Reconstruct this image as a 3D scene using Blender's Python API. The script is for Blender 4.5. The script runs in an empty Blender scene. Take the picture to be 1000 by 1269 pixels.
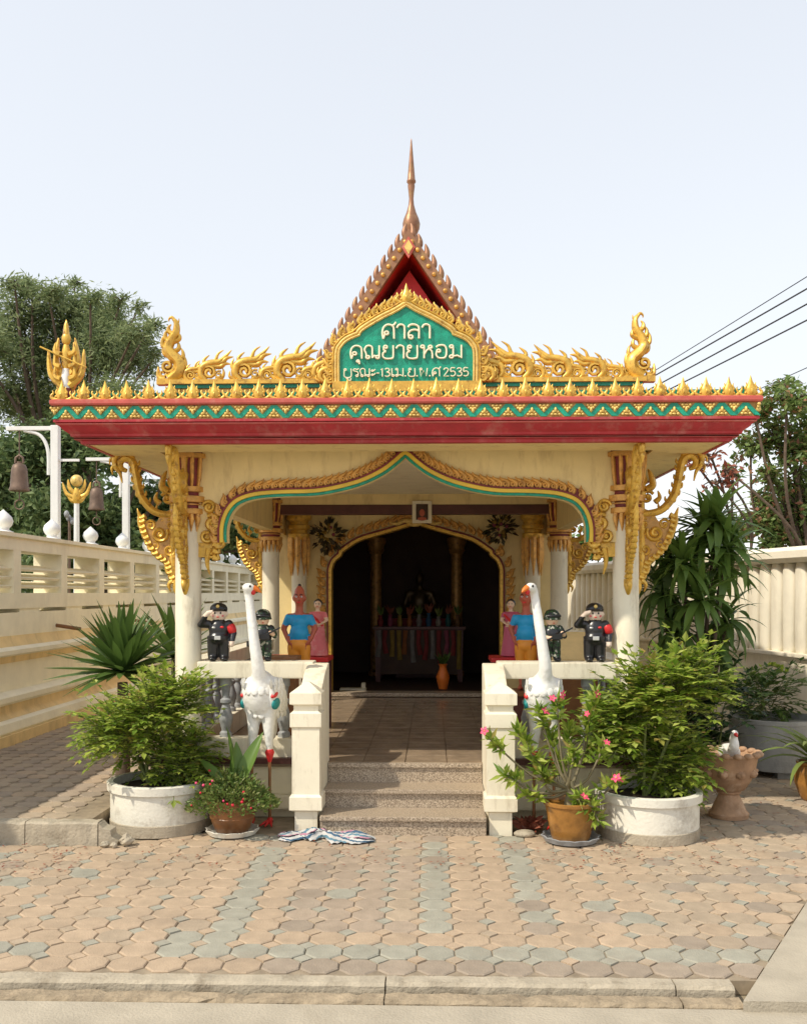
import bpy, bmesh, math, random
from mathutils import Vector, Matrix, Euler, Quaternion
random.seed(7)
R = math.radians
PI = math.pi
scene = bpy.context.scene
C = scene.collection

# ------------------------------------------------------------------ camera
F = 1200.0          # focal length in photo pixels (photo is 1000 wide)
HZ = 735.0          # horizon row
YAW = math.atan(35.0 / F)
CAM = Vector((0.19, 0.0, 1.6))
cd = bpy.data.cameras.new('camera')
cam = bpy.data.objects.new('camera', cd)
C.objects.link(cam)
cam.location = CAM
cam.rotation_euler = (PI / 2, 0, YAW)
cd.sensor_fit = 'HORIZONTAL'
cd.sensor_width = 36.0
cd.lens = 36.0 * F / 1000.0
cd.shift_y = (HZ - 634.5) / 1000.0
cd.clip_end = 3000
scene.camera = cam

# ------------------------------------------------------------------ sky, sun, exposure
SUN_TRAVEL = Vector((0.74, 0.50, -1.0)).normalized()
w = bpy.data.worlds.new('World')
scene.world = w
w.use_nodes = True
nt = w.node_tree
bg = nt.nodes['Background']
sky = nt.nodes.new('ShaderNodeTexSky')
sky.sky_type = 'NISHITA'
sky.sun_disc = False
sky.sun_elevation = math.asin(-SUN_TRAVEL.z)
sky.sun_rotation = math.atan2(-SUN_TRAVEL.x, -SUN_TRAVEL.y)
sky.dust_density = 0.3
sky.air_density = 2.0
sky.ozone_density = 2.6
hs = nt.nodes.new('ShaderNodeHueSaturation')      # milky, hazy daylight all round
hs.inputs['Saturation'].default_value = 0.24
nt.links.new(sky.outputs['Color'], hs.inputs['Color'])
veil = nt.nodes.new('ShaderNodeMix')                # even pale haze over the whole sky
veil.data_type = 'RGBA'
veil.inputs['Factor'].default_value = 0.62
veil.inputs['B'].default_value = (3.35, 3.55, 3.95, 1)
nt.links.new(hs.outputs['Color'], veil.inputs['A'])
nt.links.new(veil.outputs['Result'], bg.inputs['Color'])
bg.inputs['Strength'].default_value = 0.15
sl = bpy.data.lights.new('sun', 'SUN')
sl.energy = 2.6
sl.angle = R(0.9)
sl.color = (1.0, 0.91, 0.75)
so = bpy.data.objects.new('sun', sl)
C.objects.link(so)
so.rotation_euler = SUN_TRAVEL.to_track_quat('-Z', 'Y').to_euler()
so.location = (-20, -15, 25)
vs = scene.view_settings
vs.view_transform = 'Standard'
vs.look = 'None'
vs.exposure = 0.64
vs.gamma = 1.0
vs.use_curve_mapping = False
try:
    scene.cycles.max_bounces = 8
    scene.cycles.transparent_max_bounces = 8
except Exception:
    pass


def P(px, py, Y):
    """photo pixel -> world point on the plane y = Y"""
    d = Vector((math.cos(YAW), math.sin(YAW), 0)) * ((px - 500) / F) + Vector((-math.sin(YAW), math.cos(YAW), 0)) + Vector((0, 0, (HZ - py) / F))
    return CAM + d * (Y / d.y)


# ------------------------------------------------------------------ materials
M = {}


def mat(name, col, rough=0.6, metal=0.0, var=0.14, scale=5.0, bump=0.0, bscale=60.0, dirt=None, dscale=3.0, damt=0.5, spec=0.4, objrand=0.0, streak=False):
    m = bpy.data.materials.new(name)
    m.use_nodes = True
    n = m.node_tree
    L = n.links.new
    b = n.nodes['Principled BSDF']
    b.inputs['Roughness'].default_value = rough
    b.inputs['Metallic'].default_value = metal
    b.inputs['Specular IOR Level'].default_value = spec
    geo = n.nodes.new('ShaderNodeNewGeometry')
    no = n.nodes.new('ShaderNodeTexNoise')
    no.inputs['Scale'].default_value = scale
    no.inputs['Detail'].default_value = 6
    no.inputs['Roughness'].default_value = 0.62
    L(geo.outputs['Position'], no.inputs['Vector'])
    rp = n.nodes.new('ShaderNodeValToRGB')
    rp.color_ramp.elements[0].position = 0.3
    rp.color_ramp.elements[1].position = 0.7
    rp.color_ramp.elements[0].color = tuple(max(0, c * (1 - var)) for c in col) + (1,)
    rp.color_ramp.elements[1].color = tuple(min(1, c * (1 + var)) for c in col) + (1,)
    L(no.outputs['Fac'], rp.inputs['Fac'])
    out = rp.outputs['Color']
    if dirt is not None:
        mp = n.nodes.new('ShaderNodeMapping')
        if streak:
            mp.inputs['Scale'].default_value = (1.0, 1.0, 0.22)
        L(geo.outputs['Position'], mp.inputs['Vector'])
        n2 = n.nodes.new('ShaderNodeTexNoise')
        n2.inputs['Scale'].default_value = dscale
        n2.inputs['Detail'].default_value = 8
        n2.inputs['Roughness'].default_value = 0.7
        L(mp.outputs['Vector'], n2.inputs['Vector'])
        r2 = n.nodes.new('ShaderNodeValToRGB')
        r2.color_ramp.elements[0].position = 0.52
        r2.color_ramp.elements[1].position = 0.72
        r2.color_ramp.elements[0].color = (0, 0, 0, 1)
        r2.color_ramp.elements[1].color = (damt, damt, damt, 1)
        L(n2.outputs['Fac'], r2.inputs['Fac'])
        mx = n.nodes.new('ShaderNodeMix')
        mx.data_type = 'RGBA'
        L(r2.outputs['Color'], mx.inputs['Factor'])
        L(out, mx.inputs['A'])
        mx.inputs['B'].default_value = tuple(dirt) + (1,)
        out = mx.outputs['Result']
    if objrand:
        oi = n.nodes.new('ShaderNodeObjectInfo')
        mr = n.nodes.new('ShaderNodeMapRange')
        mr.inputs['To Min'].default_value = 1 - objrand
        mr.inputs['To Max'].default_value = 1 + objrand
        L(oi.outputs['Random'], mr.inputs['Value'])
        h = n.nodes.new('ShaderNodeHueSaturation')
        L(mr.outputs['Result'], h.inputs['Value'])
        L(out, h.inputs['Color'])
        out = h.outputs['Color']
    L(out, b.inputs['Base Color'])
    if bump:
        n3 = n.nodes.new('ShaderNodeTexNoise')
        n3.inputs['Scale'].default_value = bscale
        n3.inputs['Detail'].default_value = 5
        L(geo.outputs['Position'], n3.inputs['Vector'])
        bp = n.nodes.new('ShaderNodeBump')
        bp.inputs['Strength'].default_value = bump
        bp.inputs['Distance'].default_value = 0.01
        L(n3.outputs['Fac'], bp.inputs['Height'])
        L(bp.outputs['Normal'], b.inputs['Normal'])
    M[name] = m
    return m


def leafmat(name, cols, trans=0.35, rough=0.45):
    m = bpy.data.materials.new(name)
    m.use_nodes = True
    n = m.node_tree
    L = n.links.new
    b = n.nodes['Principled BSDF']
    b.inputs['Roughness'].default_value = rough
    b.inputs['Specular IOR Level'].default_value = 0.35
    geo = n.nodes.new('ShaderNodeNewGeometry')
    rp = n.nodes.new('ShaderNodeValToRGB')
    el = rp.color_ramp.elements
    while len(el) < len(cols):
        el.new(0.5)
    for i, c in enumerate(cols):
        el[i].position = i / max(1, len(cols) - 1)
        el[i].color = tuple(c) + (1,)
    L(geo.outputs['Random Per Island'], rp.inputs['Fac'])
    L(rp.outputs['Color'], b.inputs['Base Color'])
    t = n.nodes.new('ShaderNodeBsdfTranslucent')
    L(rp.outputs['Color'], t.inputs['Color'])
    mx = n.nodes.new('ShaderNodeMixShader')
    mx.inputs[0].default_value = trans
    L(b.outputs[0], mx.inputs[1])
    L(t.outputs[0], mx.inputs[2])
    L(mx.outputs[0], n.nodes['Material Output'].inputs['Surface'])
    M[name] = m
    return m


DIRT = (0.20, 0.16, 0.11)
mat('cream', (0.82, 0.74, 0.54), 0.55, var=0.05, dirt=(0.46, 0.37, 0.24), dscale=5, damt=0.4, streak=True, bump=0.15, bscale=90)
mat('white_paint', (0.80, 0.735, 0.575), 0.5, var=0.05, dirt=(0.36, 0.29, 0.19), dscale=10, damt=0.65, streak=True, bump=0.12, bscale=80)
mat('yellow_wall', (0.84, 0.67, 0.33), 0.6, var=0.06, dirt=(0.48, 0.33, 0.15), dscale=9, damt=0.6, streak=True, bump=0.12, bscale=90)
mat('ochre', (0.79, 0.58, 0.27), 0.6, var=0.12, dirt=(0.36, 0.25, 0.12), dscale=4, damt=0.5, streak=True)
mat('wall_cream', (0.88, 0.81, 0.61), 0.65, var=0.07, dirt=(0.42, 0.35, 0.24), dscale=1.1, damt=0.4, streak=True, bump=0.2, bscale=70)
mat('fence_white', (0.80, 0.74, 0.60), 0.6, var=0.06, dirt=(0.4, 0.34, 0.24), dscale=3, damt=0.45, streak=True, bump=0.2, bscale=60)
mat('gold', (0.70, 0.43, 0.075), 0.36, metal=0.35, var=0.22, scale=20, dirt=(0.20, 0.07, 0.03), dscale=26, damt=0.95, spec=0.5)
mat('pale_gold', (0.76, 0.54, 0.17), 0.4, metal=0.2, var=0.18, scale=20, dirt=(0.26, 0.10, 0.04), dscale=24, damt=0.8)
mat('old_gold', (0.46, 0.25, 0.075), 0.42, metal=0.3, var=0.3, scale=18, dirt=(0.12, 0.035, 0.03), dscale=20, damt=0.85)
mat('spire_copper', (0.30, 0.15, 0.085), 0.42, metal=0.35, var=0.25, scale=10, dirt=(0.45, 0.32, 0.12), dscale=14, damt=0.6)
mat('gable_lit_red', (0.58, 0.035, 0.05), 0.45, var=0.15, scale=6)  # brighter than the fascia red, standing in for sun on the inner gable
mat('copper_gold', (0.64, 0.34, 0.085), 0.4, metal=0.3, var=0.25, scale=20, dirt=(0.16, 0.05, 0.03), dscale=22, damt=0.85)
mat('maroon', (0.20, 0.028, 0.025), 0.5, var=0.25, scale=8, dirt=(0.09, 0.02, 0.02), dscale=6, damt=0.5)
mat('red_fascia', (0.40, 0.028, 0.038), 0.42, var=0.2, scale=6, dirt=(0.52, 0.24, 0.2), dscale=9, damt=0.5, streak=True)
mat('red_light', (0.52, 0.10, 0.08), 0.5, var=0.15, scale=8, dirt=(0.6, 0.35, 0.28), dscale=7, damt=0.5)
mat('green_enamel', (0.012, 0.30, 0.19), 0.35, var=0.3, scale=18, dirt=(0.01, 0.14, 0.10), dscale=20, damt=0.6, bump=0.3, bscale=120)
mat('dark_wood', (0.10, 0.035, 0.028), 0.45, var=0.25, scale=8)
mat('brown_wood', (0.24, 0.11, 0.045), 0.5, var=0.25, scale=8)
mat('grey_stone', (0.30, 0.31, 0.32), 0.5, var=0.2, scale=20, dirt=(0.14, 0.13, 0.12), dscale=12, damt=0.6)
mat('floor_tile', (0.32, 0.24, 0.165), 0.22, var=0.25, scale=7, dirt=(0.42, 0.32, 0.21), dscale=3, damt=0.5)
mat('room_dark', (0.06, 0.035, 0.024), 0.7, var=0.2)  # near black: the room's dimness is put into this colour
mat('concrete', (0.40, 0.35, 0.27), 0.85, var=0.14, scale=4, dirt=(0.27, 0.23, 0.17), dscale=2.5, damt=0.55, bump=0.5, bscale=90)
mat('kerb_concrete', (0.40, 0.345, 0.26), 0.85, var=0.16, scale=9, dirt=(0.17, 0.13, 0.085), dscale=6, damt=0.8, bump=0.6, bscale=70)
mat('kerb_dirty', (0.33, 0.26, 0.175), 0.9, var=0.25, scale=14, dirt=(0.16, 0.12, 0.08), dscale=9, damt=0.8, bump=0.8, bscale=60)
for nm, c in (('red', (0.17, 0.018, 0.018)), ('pink', (0.20, 0.04, 0.07)), ('yellow', (0.20, 0.13, 0.02)), ('orange', (0.22, 0.07, 0.015)), ('silver', (0.16, 0.15, 0.14)), ('blue', (0.015, 0.06, 0.12)), ('white', (0.22, 0.20, 0.17)), ('teal', (0.01, 0.07, 0.07)), ('amber', (0.12, 0.06, 0.02))):
    mat('dusty_' + nm, c, 0.7, var=0.25, scale=14)  # colours scaled down so the dimness of the hall is in the paint
mat('joint_sand', (0.27, 0.215, 0.15), 0.95, var=0.3, scale=12)
mat('bare_ground', (0.30, 0.25, 0.17), 0.95, var=0.25, scale=0.6)
for nm, c in (('paver_orange', (0.405, 0.305, 0.21)), ('paver_tan', (0.375, 0.295, 0.21)), ('paver_brown', (0.31, 0.25, 0.19)), ('paver_grey', (0.315, 0.30, 0.24)), ('paver_pink', (0.35, 0.275, 0.205))):
    mat(nm, c, 0.85, var=0.13, scale=11, dirt=(0.27, 0.21, 0.155), dscale=2.4, damt=0.5, bump=0.45, bscale=120, objrand=0.07)
mat('pot_white', (0.72, 0.69, 0.60), 0.6, var=0.06, dirt=(0.24, 0.19, 0.13), dscale=4.5, damt=0.75, bump=0.3, bscale=50)
mat('pot_brown', (0.20, 0.085, 0.03), 0.3, var=0.3, scale=9, dirt=(0.42, 0.22, 0.06), dscale=10, damt=0.7, spec=0.6)
mat('pot_amber', (0.33, 0.155, 0.035), 0.25, var=0.3, scale=12, dirt=(0.12, 0.05, 0.02), dscale=9, damt=0.7, spec=0.6)
mat('terracotta', (0.38, 0.23, 0.135), 0.8, var=0.25, scale=10, dirt=(0.62, 0.48, 0.36), dscale=8, damt=0.7, bump=0.3)
mat('grey_concrete', (0.33, 0.325, 0.305), 0.9, var=0.2, scale=5, dirt=(0.19, 0.18, 0.16), dscale=4, damt=0.6, bump=0.5, streak=True)
mat('soil', (0.045, 0.03, 0.02), 0.95, var=0.4, scale=30, bump=0.8)
mat('bird_white', (0.78, 0.77, 0.73), 0.45, var=0.05, dirt=(0.45, 0.40, 0.32), dscale=9, damt=0.55, bump=0.5, bscale=35)
mat('red_paint', (0.62, 0.03, 0.03), 0.4, var=0.15)
mat('orange_paint', (0.80, 0.20, 0.03), 0.4, var=0.15)
mat('teal_paint', (0.01, 0.22, 0.22), 0.35, var=0.15)
mat('black_paint', (0.012, 0.012, 0.014), 0.3, var=0.3, spec=0.6)
mat('blue_paint', (0.015, 0.30, 0.58), 0.4, var=0.1, dirt=(0.05, 0.15, 0.3), dscale=9, damt=0.5)
mat('orange_cloth', (0.70, 0.27, 0.03), 0.45, var=0.12)
mat('clay_skin', (0.42, 0.10, 0.055), 0.4, var=0.12)
mat('fair_skin', (0.76, 0.52, 0.36), 0.4, var=0.06)
mat('pale_skin', (0.78, 0.62, 0.50), 0.4, var=0.05)
mat('pink_dress', (0.68, 0.16, 0.17), 0.45, var=0.15, dirt=(0.8, 0.5, 0.42), dscale=9, damt=0.7)
mat('magenta_dress', (0.45, 0.08, 0.14), 0.45, var=0.15)
mat('silver_paint', (0.62, 0.62, 0.6), 0.3, metal=0.5, var=0.08)
mat('white_gloss', (0.82, 0.82, 0.82), 0.35, var=0.03)
mat('post_white', (0.78, 0.78, 0.76), 0.45, var=0.04, dirt=(0.4, 0.36, 0.3), dscale=4, damt=0.35, streak=True)
mat('bell_bronze', (0.17, 0.115, 0.085), 0.55, metal=0.4, var=0.3, scale=12)
mat('cable_black', (0.03, 0.03, 0.035), 0.6)
mat('bark', (0.12, 0.085, 0.06), 0.9, var=0.3, scale=9, bump=0.8, bscale=25)
mat('stem_green', (0.14, 0.17, 0.05), 0.6, var=0.25)
mat('stem_pale', (0.20, 0.17, 0.10), 0.7, var=0.25)
mat('pink_petal', (0.78, 0.08, 0.19), 0.5, var=0.3, scale=40)
mat('red_petal', (0.62, 0.02, 0.05), 0.5, var=0.3, scale=40)
mat('yellow_paint', (0.75, 0.5, 0.05), 0.45, var=0.15)
mat('bronze_statue', (0.06, 0.04, 0.02), 0.35, metal=0.6, var=0.3)
leafmat('leaf_bright', [(0.14, 0.24, 0.03), (0.36, 0.48, 0.06), (0.52, 0.60, 0.11), (0.21, 0.33, 0.035), (0.12, 0.22, 0.025), (0.58, 0.63, 0.17), (0.26, 0.38, 0.05), (0.15, 0.25, 0.03), (0.42, 0.50, 0.09), (0.24, 0.34, 0.05), (0.45, 0.33, 0.10)], 0.48)
leafmat('leaf_wilt', [(0.045, 0.035, 0.02), (0.10, 0.07, 0.04), (0.05, 0.055, 0.025), (0.13, 0.10, 0.06)], 0.15)
leafmat('leaf_mid', [(0.04, 0.09, 0.02), (0.085, 0.155, 0.035), (0.16, 0.24, 0.055)], 0.3)
leafmat('leaf_sword', [(0.05, 0.11, 0.025), (0.11, 0.20, 0.04), (0.24, 0.33, 0.08)], 0.3, 0.35)
leafmat('leaf_dark', [(0.012, 0.035, 0.012), (0.03, 0.065, 0.02), (0.06, 0.11, 0.03)], 0.2, 0.35)
leafmat('leaf_feather', [(0.12, 0.17, 0.075), (0.22, 0.28, 0.12), (0.34, 0.39, 0.19), (0.16, 0.22, 0.10)], 0.45, 0.6)
leafmat('leaf_shade', [(0.07, 0.12, 0.045), (0.13, 0.19, 0.07), (0.22, 0.28, 0.11)], 0.35, 0.6)
leafmat('leaf_rust', [(0.11, 0.18, 0.05), (0.17, 0.26, 0.07), (0.26, 0.34, 0.11), (0.15, 0.22, 0.06), (0.40, 0.17, 0.11)], 0.4)
leafmat('leaf_dry', [(0.28, 0.07, 0.04), (0.36, 0.13, 0.08), (0.22, 0.06, 0.04)], 0.3)
leafmat('leaf_grass', [(0.10, 0.17, 0.04), (0.18, 0.25, 0.06), (0.25, 0.27, 0.09)], 0.3)


def special_materials():
    # polished granite: speckled brown and grey
    m = bpy.data.materials.new('granite')
    m.use_nodes = True
    n = m.node_tree
    L = n.links.new
    b = n.nodes['Principled BSDF']
    b.inputs['Roughness'].default_value = 0.4
    g = n.nodes.new('ShaderNodeNewGeometry')
    v = n.nodes.new('ShaderNodeTexNoise')
    v.inputs['Scale'].default_value = 120
    v.inputs['Detail'].default_value = 4
    L(g.outputs['Position'], v.inputs['Vector'])
    r = n.nodes.new('ShaderNodeValToRGB')
    e = r.color_ramp.elements
    e[0].position = 0.36
    e[0].color = (0.17, 0.135, 0.10, 1)
    e[1].position = 0.64
    e[1].color = (0.54, 0.45, 0.34, 1)
    k = e.new(0.5)
    k.color = (0.36, 0.28, 0.20, 1)
    L(v.outputs['Fac'], r.inputs['Fac'])
    L(r.outputs['Color'], b.inputs['Base Color'])
    M['granite'] = m
    # camouflage paint
    m = bpy.data.materials.new('camouflage')
    m.use_nodes = True
    n = m.node_tree
    L = n.links.new
    b = n.nodes['Principled BSDF']
    b.inputs['Roughness'].default_value = 0.4
    g = n.nodes.new('ShaderNodeNewGeometry')
    v = n.nodes.new('ShaderNodeTexNoise')
    v.inputs['Scale'].default_value = 32
    v.inputs['Detail'].default_value = 1
    L(g.outputs['Position'], v.inputs['Vector'])
    r = n.nodes.new('ShaderNodeValToRGB')
    r.color_ramp.interpolation = 'CONSTANT'
    e = r.color_ramp.elements
    e[0].position = 0.0
    e[0].color = (0.012, 0.014, 0.012, 1)
    e[1].position = 0.47
    e[1].color = (0.03, 0.085, 0.03, 1)
    k = e.new(0.55)
    k.color = (0.012, 0.013, 0.012, 1)
    k = e.new(0.61)
    k.color = (0.42, 0.42, 0.34, 1)
    L(v.outputs['Fac'], r.inputs['Fac'])
    L(r.outputs['Color'], b.inputs['Base Color'])
    M['camouflage'] = m
    # striped rag
    m = bpy.data.materials.new('striped_cloth')
    m.use_nodes = True
    n = m.node_tree
    L = n.links.new
    b = n.nodes['Principled BSDF']
    b.inputs['Roughness'].default_value = 0.9
    tc = n.nodes.new('ShaderNodeUVMap')
    sx = n.nodes.new('ShaderNodeSeparateXYZ')
    L(tc.outputs['UV'], sx.inputs[0])
    mu = n.nodes.new('ShaderNodeMath')
    mu.operation = 'MULTIPLY'
    mu.inputs[1].default_value = 2.0
    L(sx.outputs['Y'], mu.inputs[0])
    fr = n.nodes.new('ShaderNodeMath')
    fr.operation = 'FRACT'
    L(mu.outputs[0], fr.inputs[0])
    r = n.nodes.new('ShaderNodeValToRGB')
    r.color_ramp.interpolation = 'CONSTANT'
    e = r.color_ramp.elements
    e[0].position = 0.0
    e[0].color = (0.50, 0.49, 0.47, 1)
    e[1].position = 0.22
    e[1].color = (0.05, 0.11, 0.18, 1)
    for p_, c_ in ((0.36, (0.55, 0.55, 0.53)), (0.5, (0.02, 0.02, 0.03)), (0.6, (0.42, 0.2, 0.27)), (0.74, (0.5, 0.48, 0.46)), (0.88, (0.10, 0.20, 0.26))):
        k = e.new(p_)
        k.color = c_ + (1,)
    L(fr.outputs[0], r.inputs['Fac'])
    L(r.outputs['Color'], b.inputs['Base Color'])
    M['striped_cloth'] = m


special_materials()


# ------------------------------------------------------------------ mesh helpers
class MB:
    def __init__(s):
        s.v = []
        s.f = []
        s.m = []

    def add(s, vs_, fs, mi=0):
        o = len(s.v)
        s.v.extend([tuple(p) for p in vs_])
        for f in fs:
            s.f.append(tuple(i + o for i in f))
            s.m.append(mi)
        return s

    def box(s, x0, x1, y0, y1, z0, z1, mi=0):
        return s.add([(x0, y0, z0), (x1, y0, z0), (x1, y1, z0), (x0, y1, z0), (x0, y0, z1), (x1, y0, z1), (x1, y1, z1), (x0, y1, z1)],
                     [(3, 2, 1, 0), (4, 5, 6, 7), (0, 1, 5, 4), (1, 2, 6, 5), (2, 3, 7, 6), (3, 0, 4, 7)], mi)

    def frustum(s, cx, cy, z0, z1, a0, a1, b0=None, b1=None, mi=0):
        b0 = a0 if b0 is None else b0
        b1 = a1 if b1 is None else b1
        v = [(cx - a0, cy - b0, z0), (cx + a0, cy - b0, z0), (cx + a0, cy + b0, z0), (cx - a0, cy + b0, z0),
             (cx - a1, cy - b1, z1), (cx + a1, cy - b1, z1), (cx + a1, cy + b1, z1), (cx - a1, cy + b1, z1)]
        return s.add(v, [(3, 2, 1, 0), (4, 5, 6, 7), (0, 1, 5, 4), (1, 2, 6, 5), (2, 3, 7, 6), (3, 0, 4, 7)], mi)

    def prism(s, poly, y0, y1, mi=0):
        """polygon in XZ (counter-clockwise seen from -Y) extruded along Y"""
        n = len(poly)
        v = [(x, y0, z) for x, z in poly] + [(x, y1, z) for x, z in poly]
        fs = [tuple(range(n)), tuple(range(2 * n - 1, n - 1, -1))]
        for i in range(n):
            j = (i + 1) % n
            fs.append((i, i + n, j + n, j))
        return s.add(v, fs, mi)

    def slab(s, poly, z0, z1, mi=0):
        n = len(poly)
        v = [(x, y, z1) for x, y in poly] + [(x, y, z0) for x, y in poly]
        fs = [tuple(range(n)), tuple(range(2 * n - 1, n - 1, -1))]
        for i in range(n):
            j = (i + 1) % n
            fs.append((i, i + n, j + n, j))
        return s.add(v, fs, mi)

    def lathe(s, prof, seg=16, c=(0, 0, 0), mi=0, sx=1, sy=1, rot=0.0):
        v = []
        n = len(prof)
        for k in range(seg):
            a = 2 * PI * k / seg + rot
            for r, z in prof:
                v.append((c[0] + r * math.cos(a) * sx, c[1] + r * math.sin(a) * sy, c[2] + z))
        fs = []
        for k in range(seg):
            k2 = (k + 1) % seg
            for i in range(n - 1):
                fs.append((k * n + i, k2 * n + i, k2 * n + i + 1, k * n + i + 1))
        if prof[0][0] > 1e-4:
            fs.append(tuple(k * n for k in range(seg - 1, -1, -1)))
        if prof[-1][0] > 1e-4:
            fs.append(tuple(k * n + n - 1 for k in range(seg)))
        return s.add(v, fs, mi)

    def tube(s, path, radii, seg=8, mi=0, flat=1.0, up=None):
        """swept tube; with up given, the section is squashed along up by flat"""
        path = [Vector(p) for p in path]
        n = len(path)
        if not hasattr(radii, '__len__'):
            radii = [radii] * n
        v = []
        prev = None
        for i, p in enumerate(path):
            t = (path[min(i + 1, n - 1)] - path[max(i - 1, 0)])
            if t.length < 1e-9:
                t = Vector((0, 0, 1))
            t.normalize()
            if up is not None:
                b = Vector(up)
                a = t.cross(b)
                if a.length < 1e-6:
                    a = Vector((1, 0, 0))
                a.normalize()
            else:
                if prev is None:
                    h = Vector((0, 0, 1)) if abs(t.z) < 0.9 else Vector((1, 0, 0))
                    a = t.cross(h).normalized()
                else:
                    a = (prev - t * prev.dot(t))
                    if a.length < 1e-6:
                        a = t.orthogonal()
                    a.normalize()
                b = a.cross(t)
            prev = a
            for k in range(seg):
                an = 2 * PI * k / seg
                v.append(p + a * (math.cos(an) * radii[i]) + b * (math.sin(an) * radii[i] * flat))
        fs = []
        for i in range(n - 1):
            for k in range(seg):
                k2 = (k + 1) % seg
                fs.append((i * seg + k, i * seg + k2, (i + 1) * seg + k2, (i + 1) * seg + k))
        fs.append(tuple(range(seg - 1, -1, -1)))
        fs.append(tuple((n - 1) * seg + k for k in range(seg)))
        return s.add(v, fs, mi)

    def ell(s, c, r, seg=12, ring=8, mi=0, rot=None):
        if not hasattr(r, '__len__'):
            r = (r, r, r)
        c = Vector(c)
        q = Euler(rot).to_matrix() if rot else None
        v = []

        def put(p):
            p = Vector((p[0] * r[0], p[1] * r[1], p[2] * r[2]))
            if q:
                p = q @ p
            v.append(c + p)
        put((0, 0, -1))
        for i in range(1, ring):
            a = -PI / 2 + PI * i / ring
            for k in range(seg):
                b = 2 * PI * k / seg
                put((math.cos(a) * math.cos(b), math.cos(a) * math.sin(b), math.sin(a)))
        put((0, 0, 1))
        fs = []
        last = len(v) - 1
        for k in range(seg):
            k2 = (k + 1) % seg
            fs.append((0, 1 + k2, 1 + k))
            fs.append((last, last - seg + k, last - seg + k2))
            for i in range(ring - 2):
                a0 = 1 + i * seg
                fs.append((a0 + k, a0 + k2, a0 + seg + k2, a0 + seg + k))
        return s.add(v, fs, mi)

    def caps(s, p, q, r1, r2, n=10):
        """closed tapered capsule"""
        p = Vector(p)
        q = Vector(q)
        d = (q - p)
        L_ = d.length
        d = d.normalized() if L_ > 1e-9 else Vector((0, 0, 1))
        path = []
        rad = []
        for i in range(5):
            a = -PI / 2 + (PI / 2) * (i + 0.15) / 4.15
            path.append(p + d * (math.sin(a) * r1))
            rad.append(max(0.0005, math.cos(a) * r1))
        for i in range(1, 5):
            a = (PI / 2) * (i) / 4.15
            path.append(q + d * (math.sin(a) * r2))
            rad.append(max(0.0005, math.cos(a) * r2))
        path.insert(5, q)
        rad.insert(5, r2)
        return s.tube(path, rad, n)

    def mesh(s, name, mats, smooth=None, bevel=0.0, fix=False):
        me = bpy.data.meshes.new(name)
        me.from_pydata(s.v, [], s.f)
        for mm in mats:
            me.materials.append(M[mm])
        me.polygons.foreach_set('material_index', s.m)
        if bevel > 0 or fix:
            bm = bmesh.new()
            bm.from_mesh(me)
            bmesh.ops.recalc_face_normals(bm, faces=bm.faces)
            if bevel > 0:
                ed = [e for e in bm.edges if len(e.link_faces) == 2 and e.calc_face_angle(0) > 0.5]
                bmesh.ops.bevel(bm, geom=ed, offset=bevel, segments=2, profile=0.7, affect='EDGES', clamp_overlap=True)
            bm.to_mesh(me)
            bm.free()
        me.update()
        if smooth is not None:
            me.shade_smooth()
            me.set_sharp_from_angle(angle=R(smooth))
        return me

    def build(s, name, mats, parent=None, smooth=None, bevel=0.0, fix=False, loc=None, rot=None):
        if isinstance(mats, str):
            mats = [mats]
        return put(name, s.mesh(name, mats, smooth, bevel, fix), parent, loc, rot)


def put(name, me, parent=None, loc=None, rot=None, sc=None):
    o = bpy.data.objects.new(name, me)
    C.objects.link(o)
    if parent is not None:
        o.parent = parent
    if loc is not None:
        o.location = loc
    if rot is not None:
        o.rotation_euler = rot
    if sc is not None:
        o.scale = sc if hasattr(sc, '__len__') else (sc, sc, sc)
    return o


def tag(o, label, cat, group=None):
    o['label'] = label
    o['category'] = cat
    if group:
        o['group'] = group
    return o


def thing(name, label, cat, loc=(0, 0, 0), rz=0.0, group=None):
    o = put(name, None, None, loc, (0, 0, rz))
    o.empty_display_size = 0.1
    return tag(o, label, cat, group)


def struct(o):
    o['kind'] = 'structure'
    return o


def copy_tree(o, parent=None):
    c = o.copy()
    C.objects.link(c)
    c.parent = parent
    for ch in list(o.children):
        copy_tree(ch, c)
    return c


def bez(pts, n=8):
    """Catmull-Rom through 2D or 3D points"""
    P_ = [Vector(p) if len(p) == 3 else Vector((p[0], p[1], 0)) for p in pts]
    out = []
    for i in range(len(P_) - 1):
        a = P_[max(i - 1, 0)]
        b = P_[i]
        c = P_[i + 1]
        d = P_[min(i + 2, len(P_) - 1)]
        for k in range(n):
            t = k / n
            out.append(0.5 * ((2 * b) + (c - a) * t + (2 * a - 5 * b + 4 * c - d) * t * t + (3 * b - a - 3 * c + d) * t ** 3))
    out.append(P_[-1])
    if len(pts[0]) == 2:
        return [(p.x, p.y) for p in out]
    return out


def xz(path, y=0.0):
    return [(p[0], y, p[1]) for p in path]


def spiral(c, r0, r1, a0, turns, n=18):
    return [(c[0] + (r0 + (r1 - r0) * i / n) * math.cos(a0 + turns * 2 * PI * i / n), c[1] + (r0 + (r1 - r0) * i / n) * math.sin(a0 + turns * 2 * PI * i / n)) for i in range(n + 1)]


def taper(n, r0, r1, mid=None):
    o = []
    for i in range(n):
        t = i / (n - 1)
        if mid is None:
            o.append(r0 + (r1 - r0) * t)
        else:
            o.append(r0 * (1 - t) ** 2 + 2 * mid * t * (1 - t) + r1 * t * t)
    return o


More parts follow.
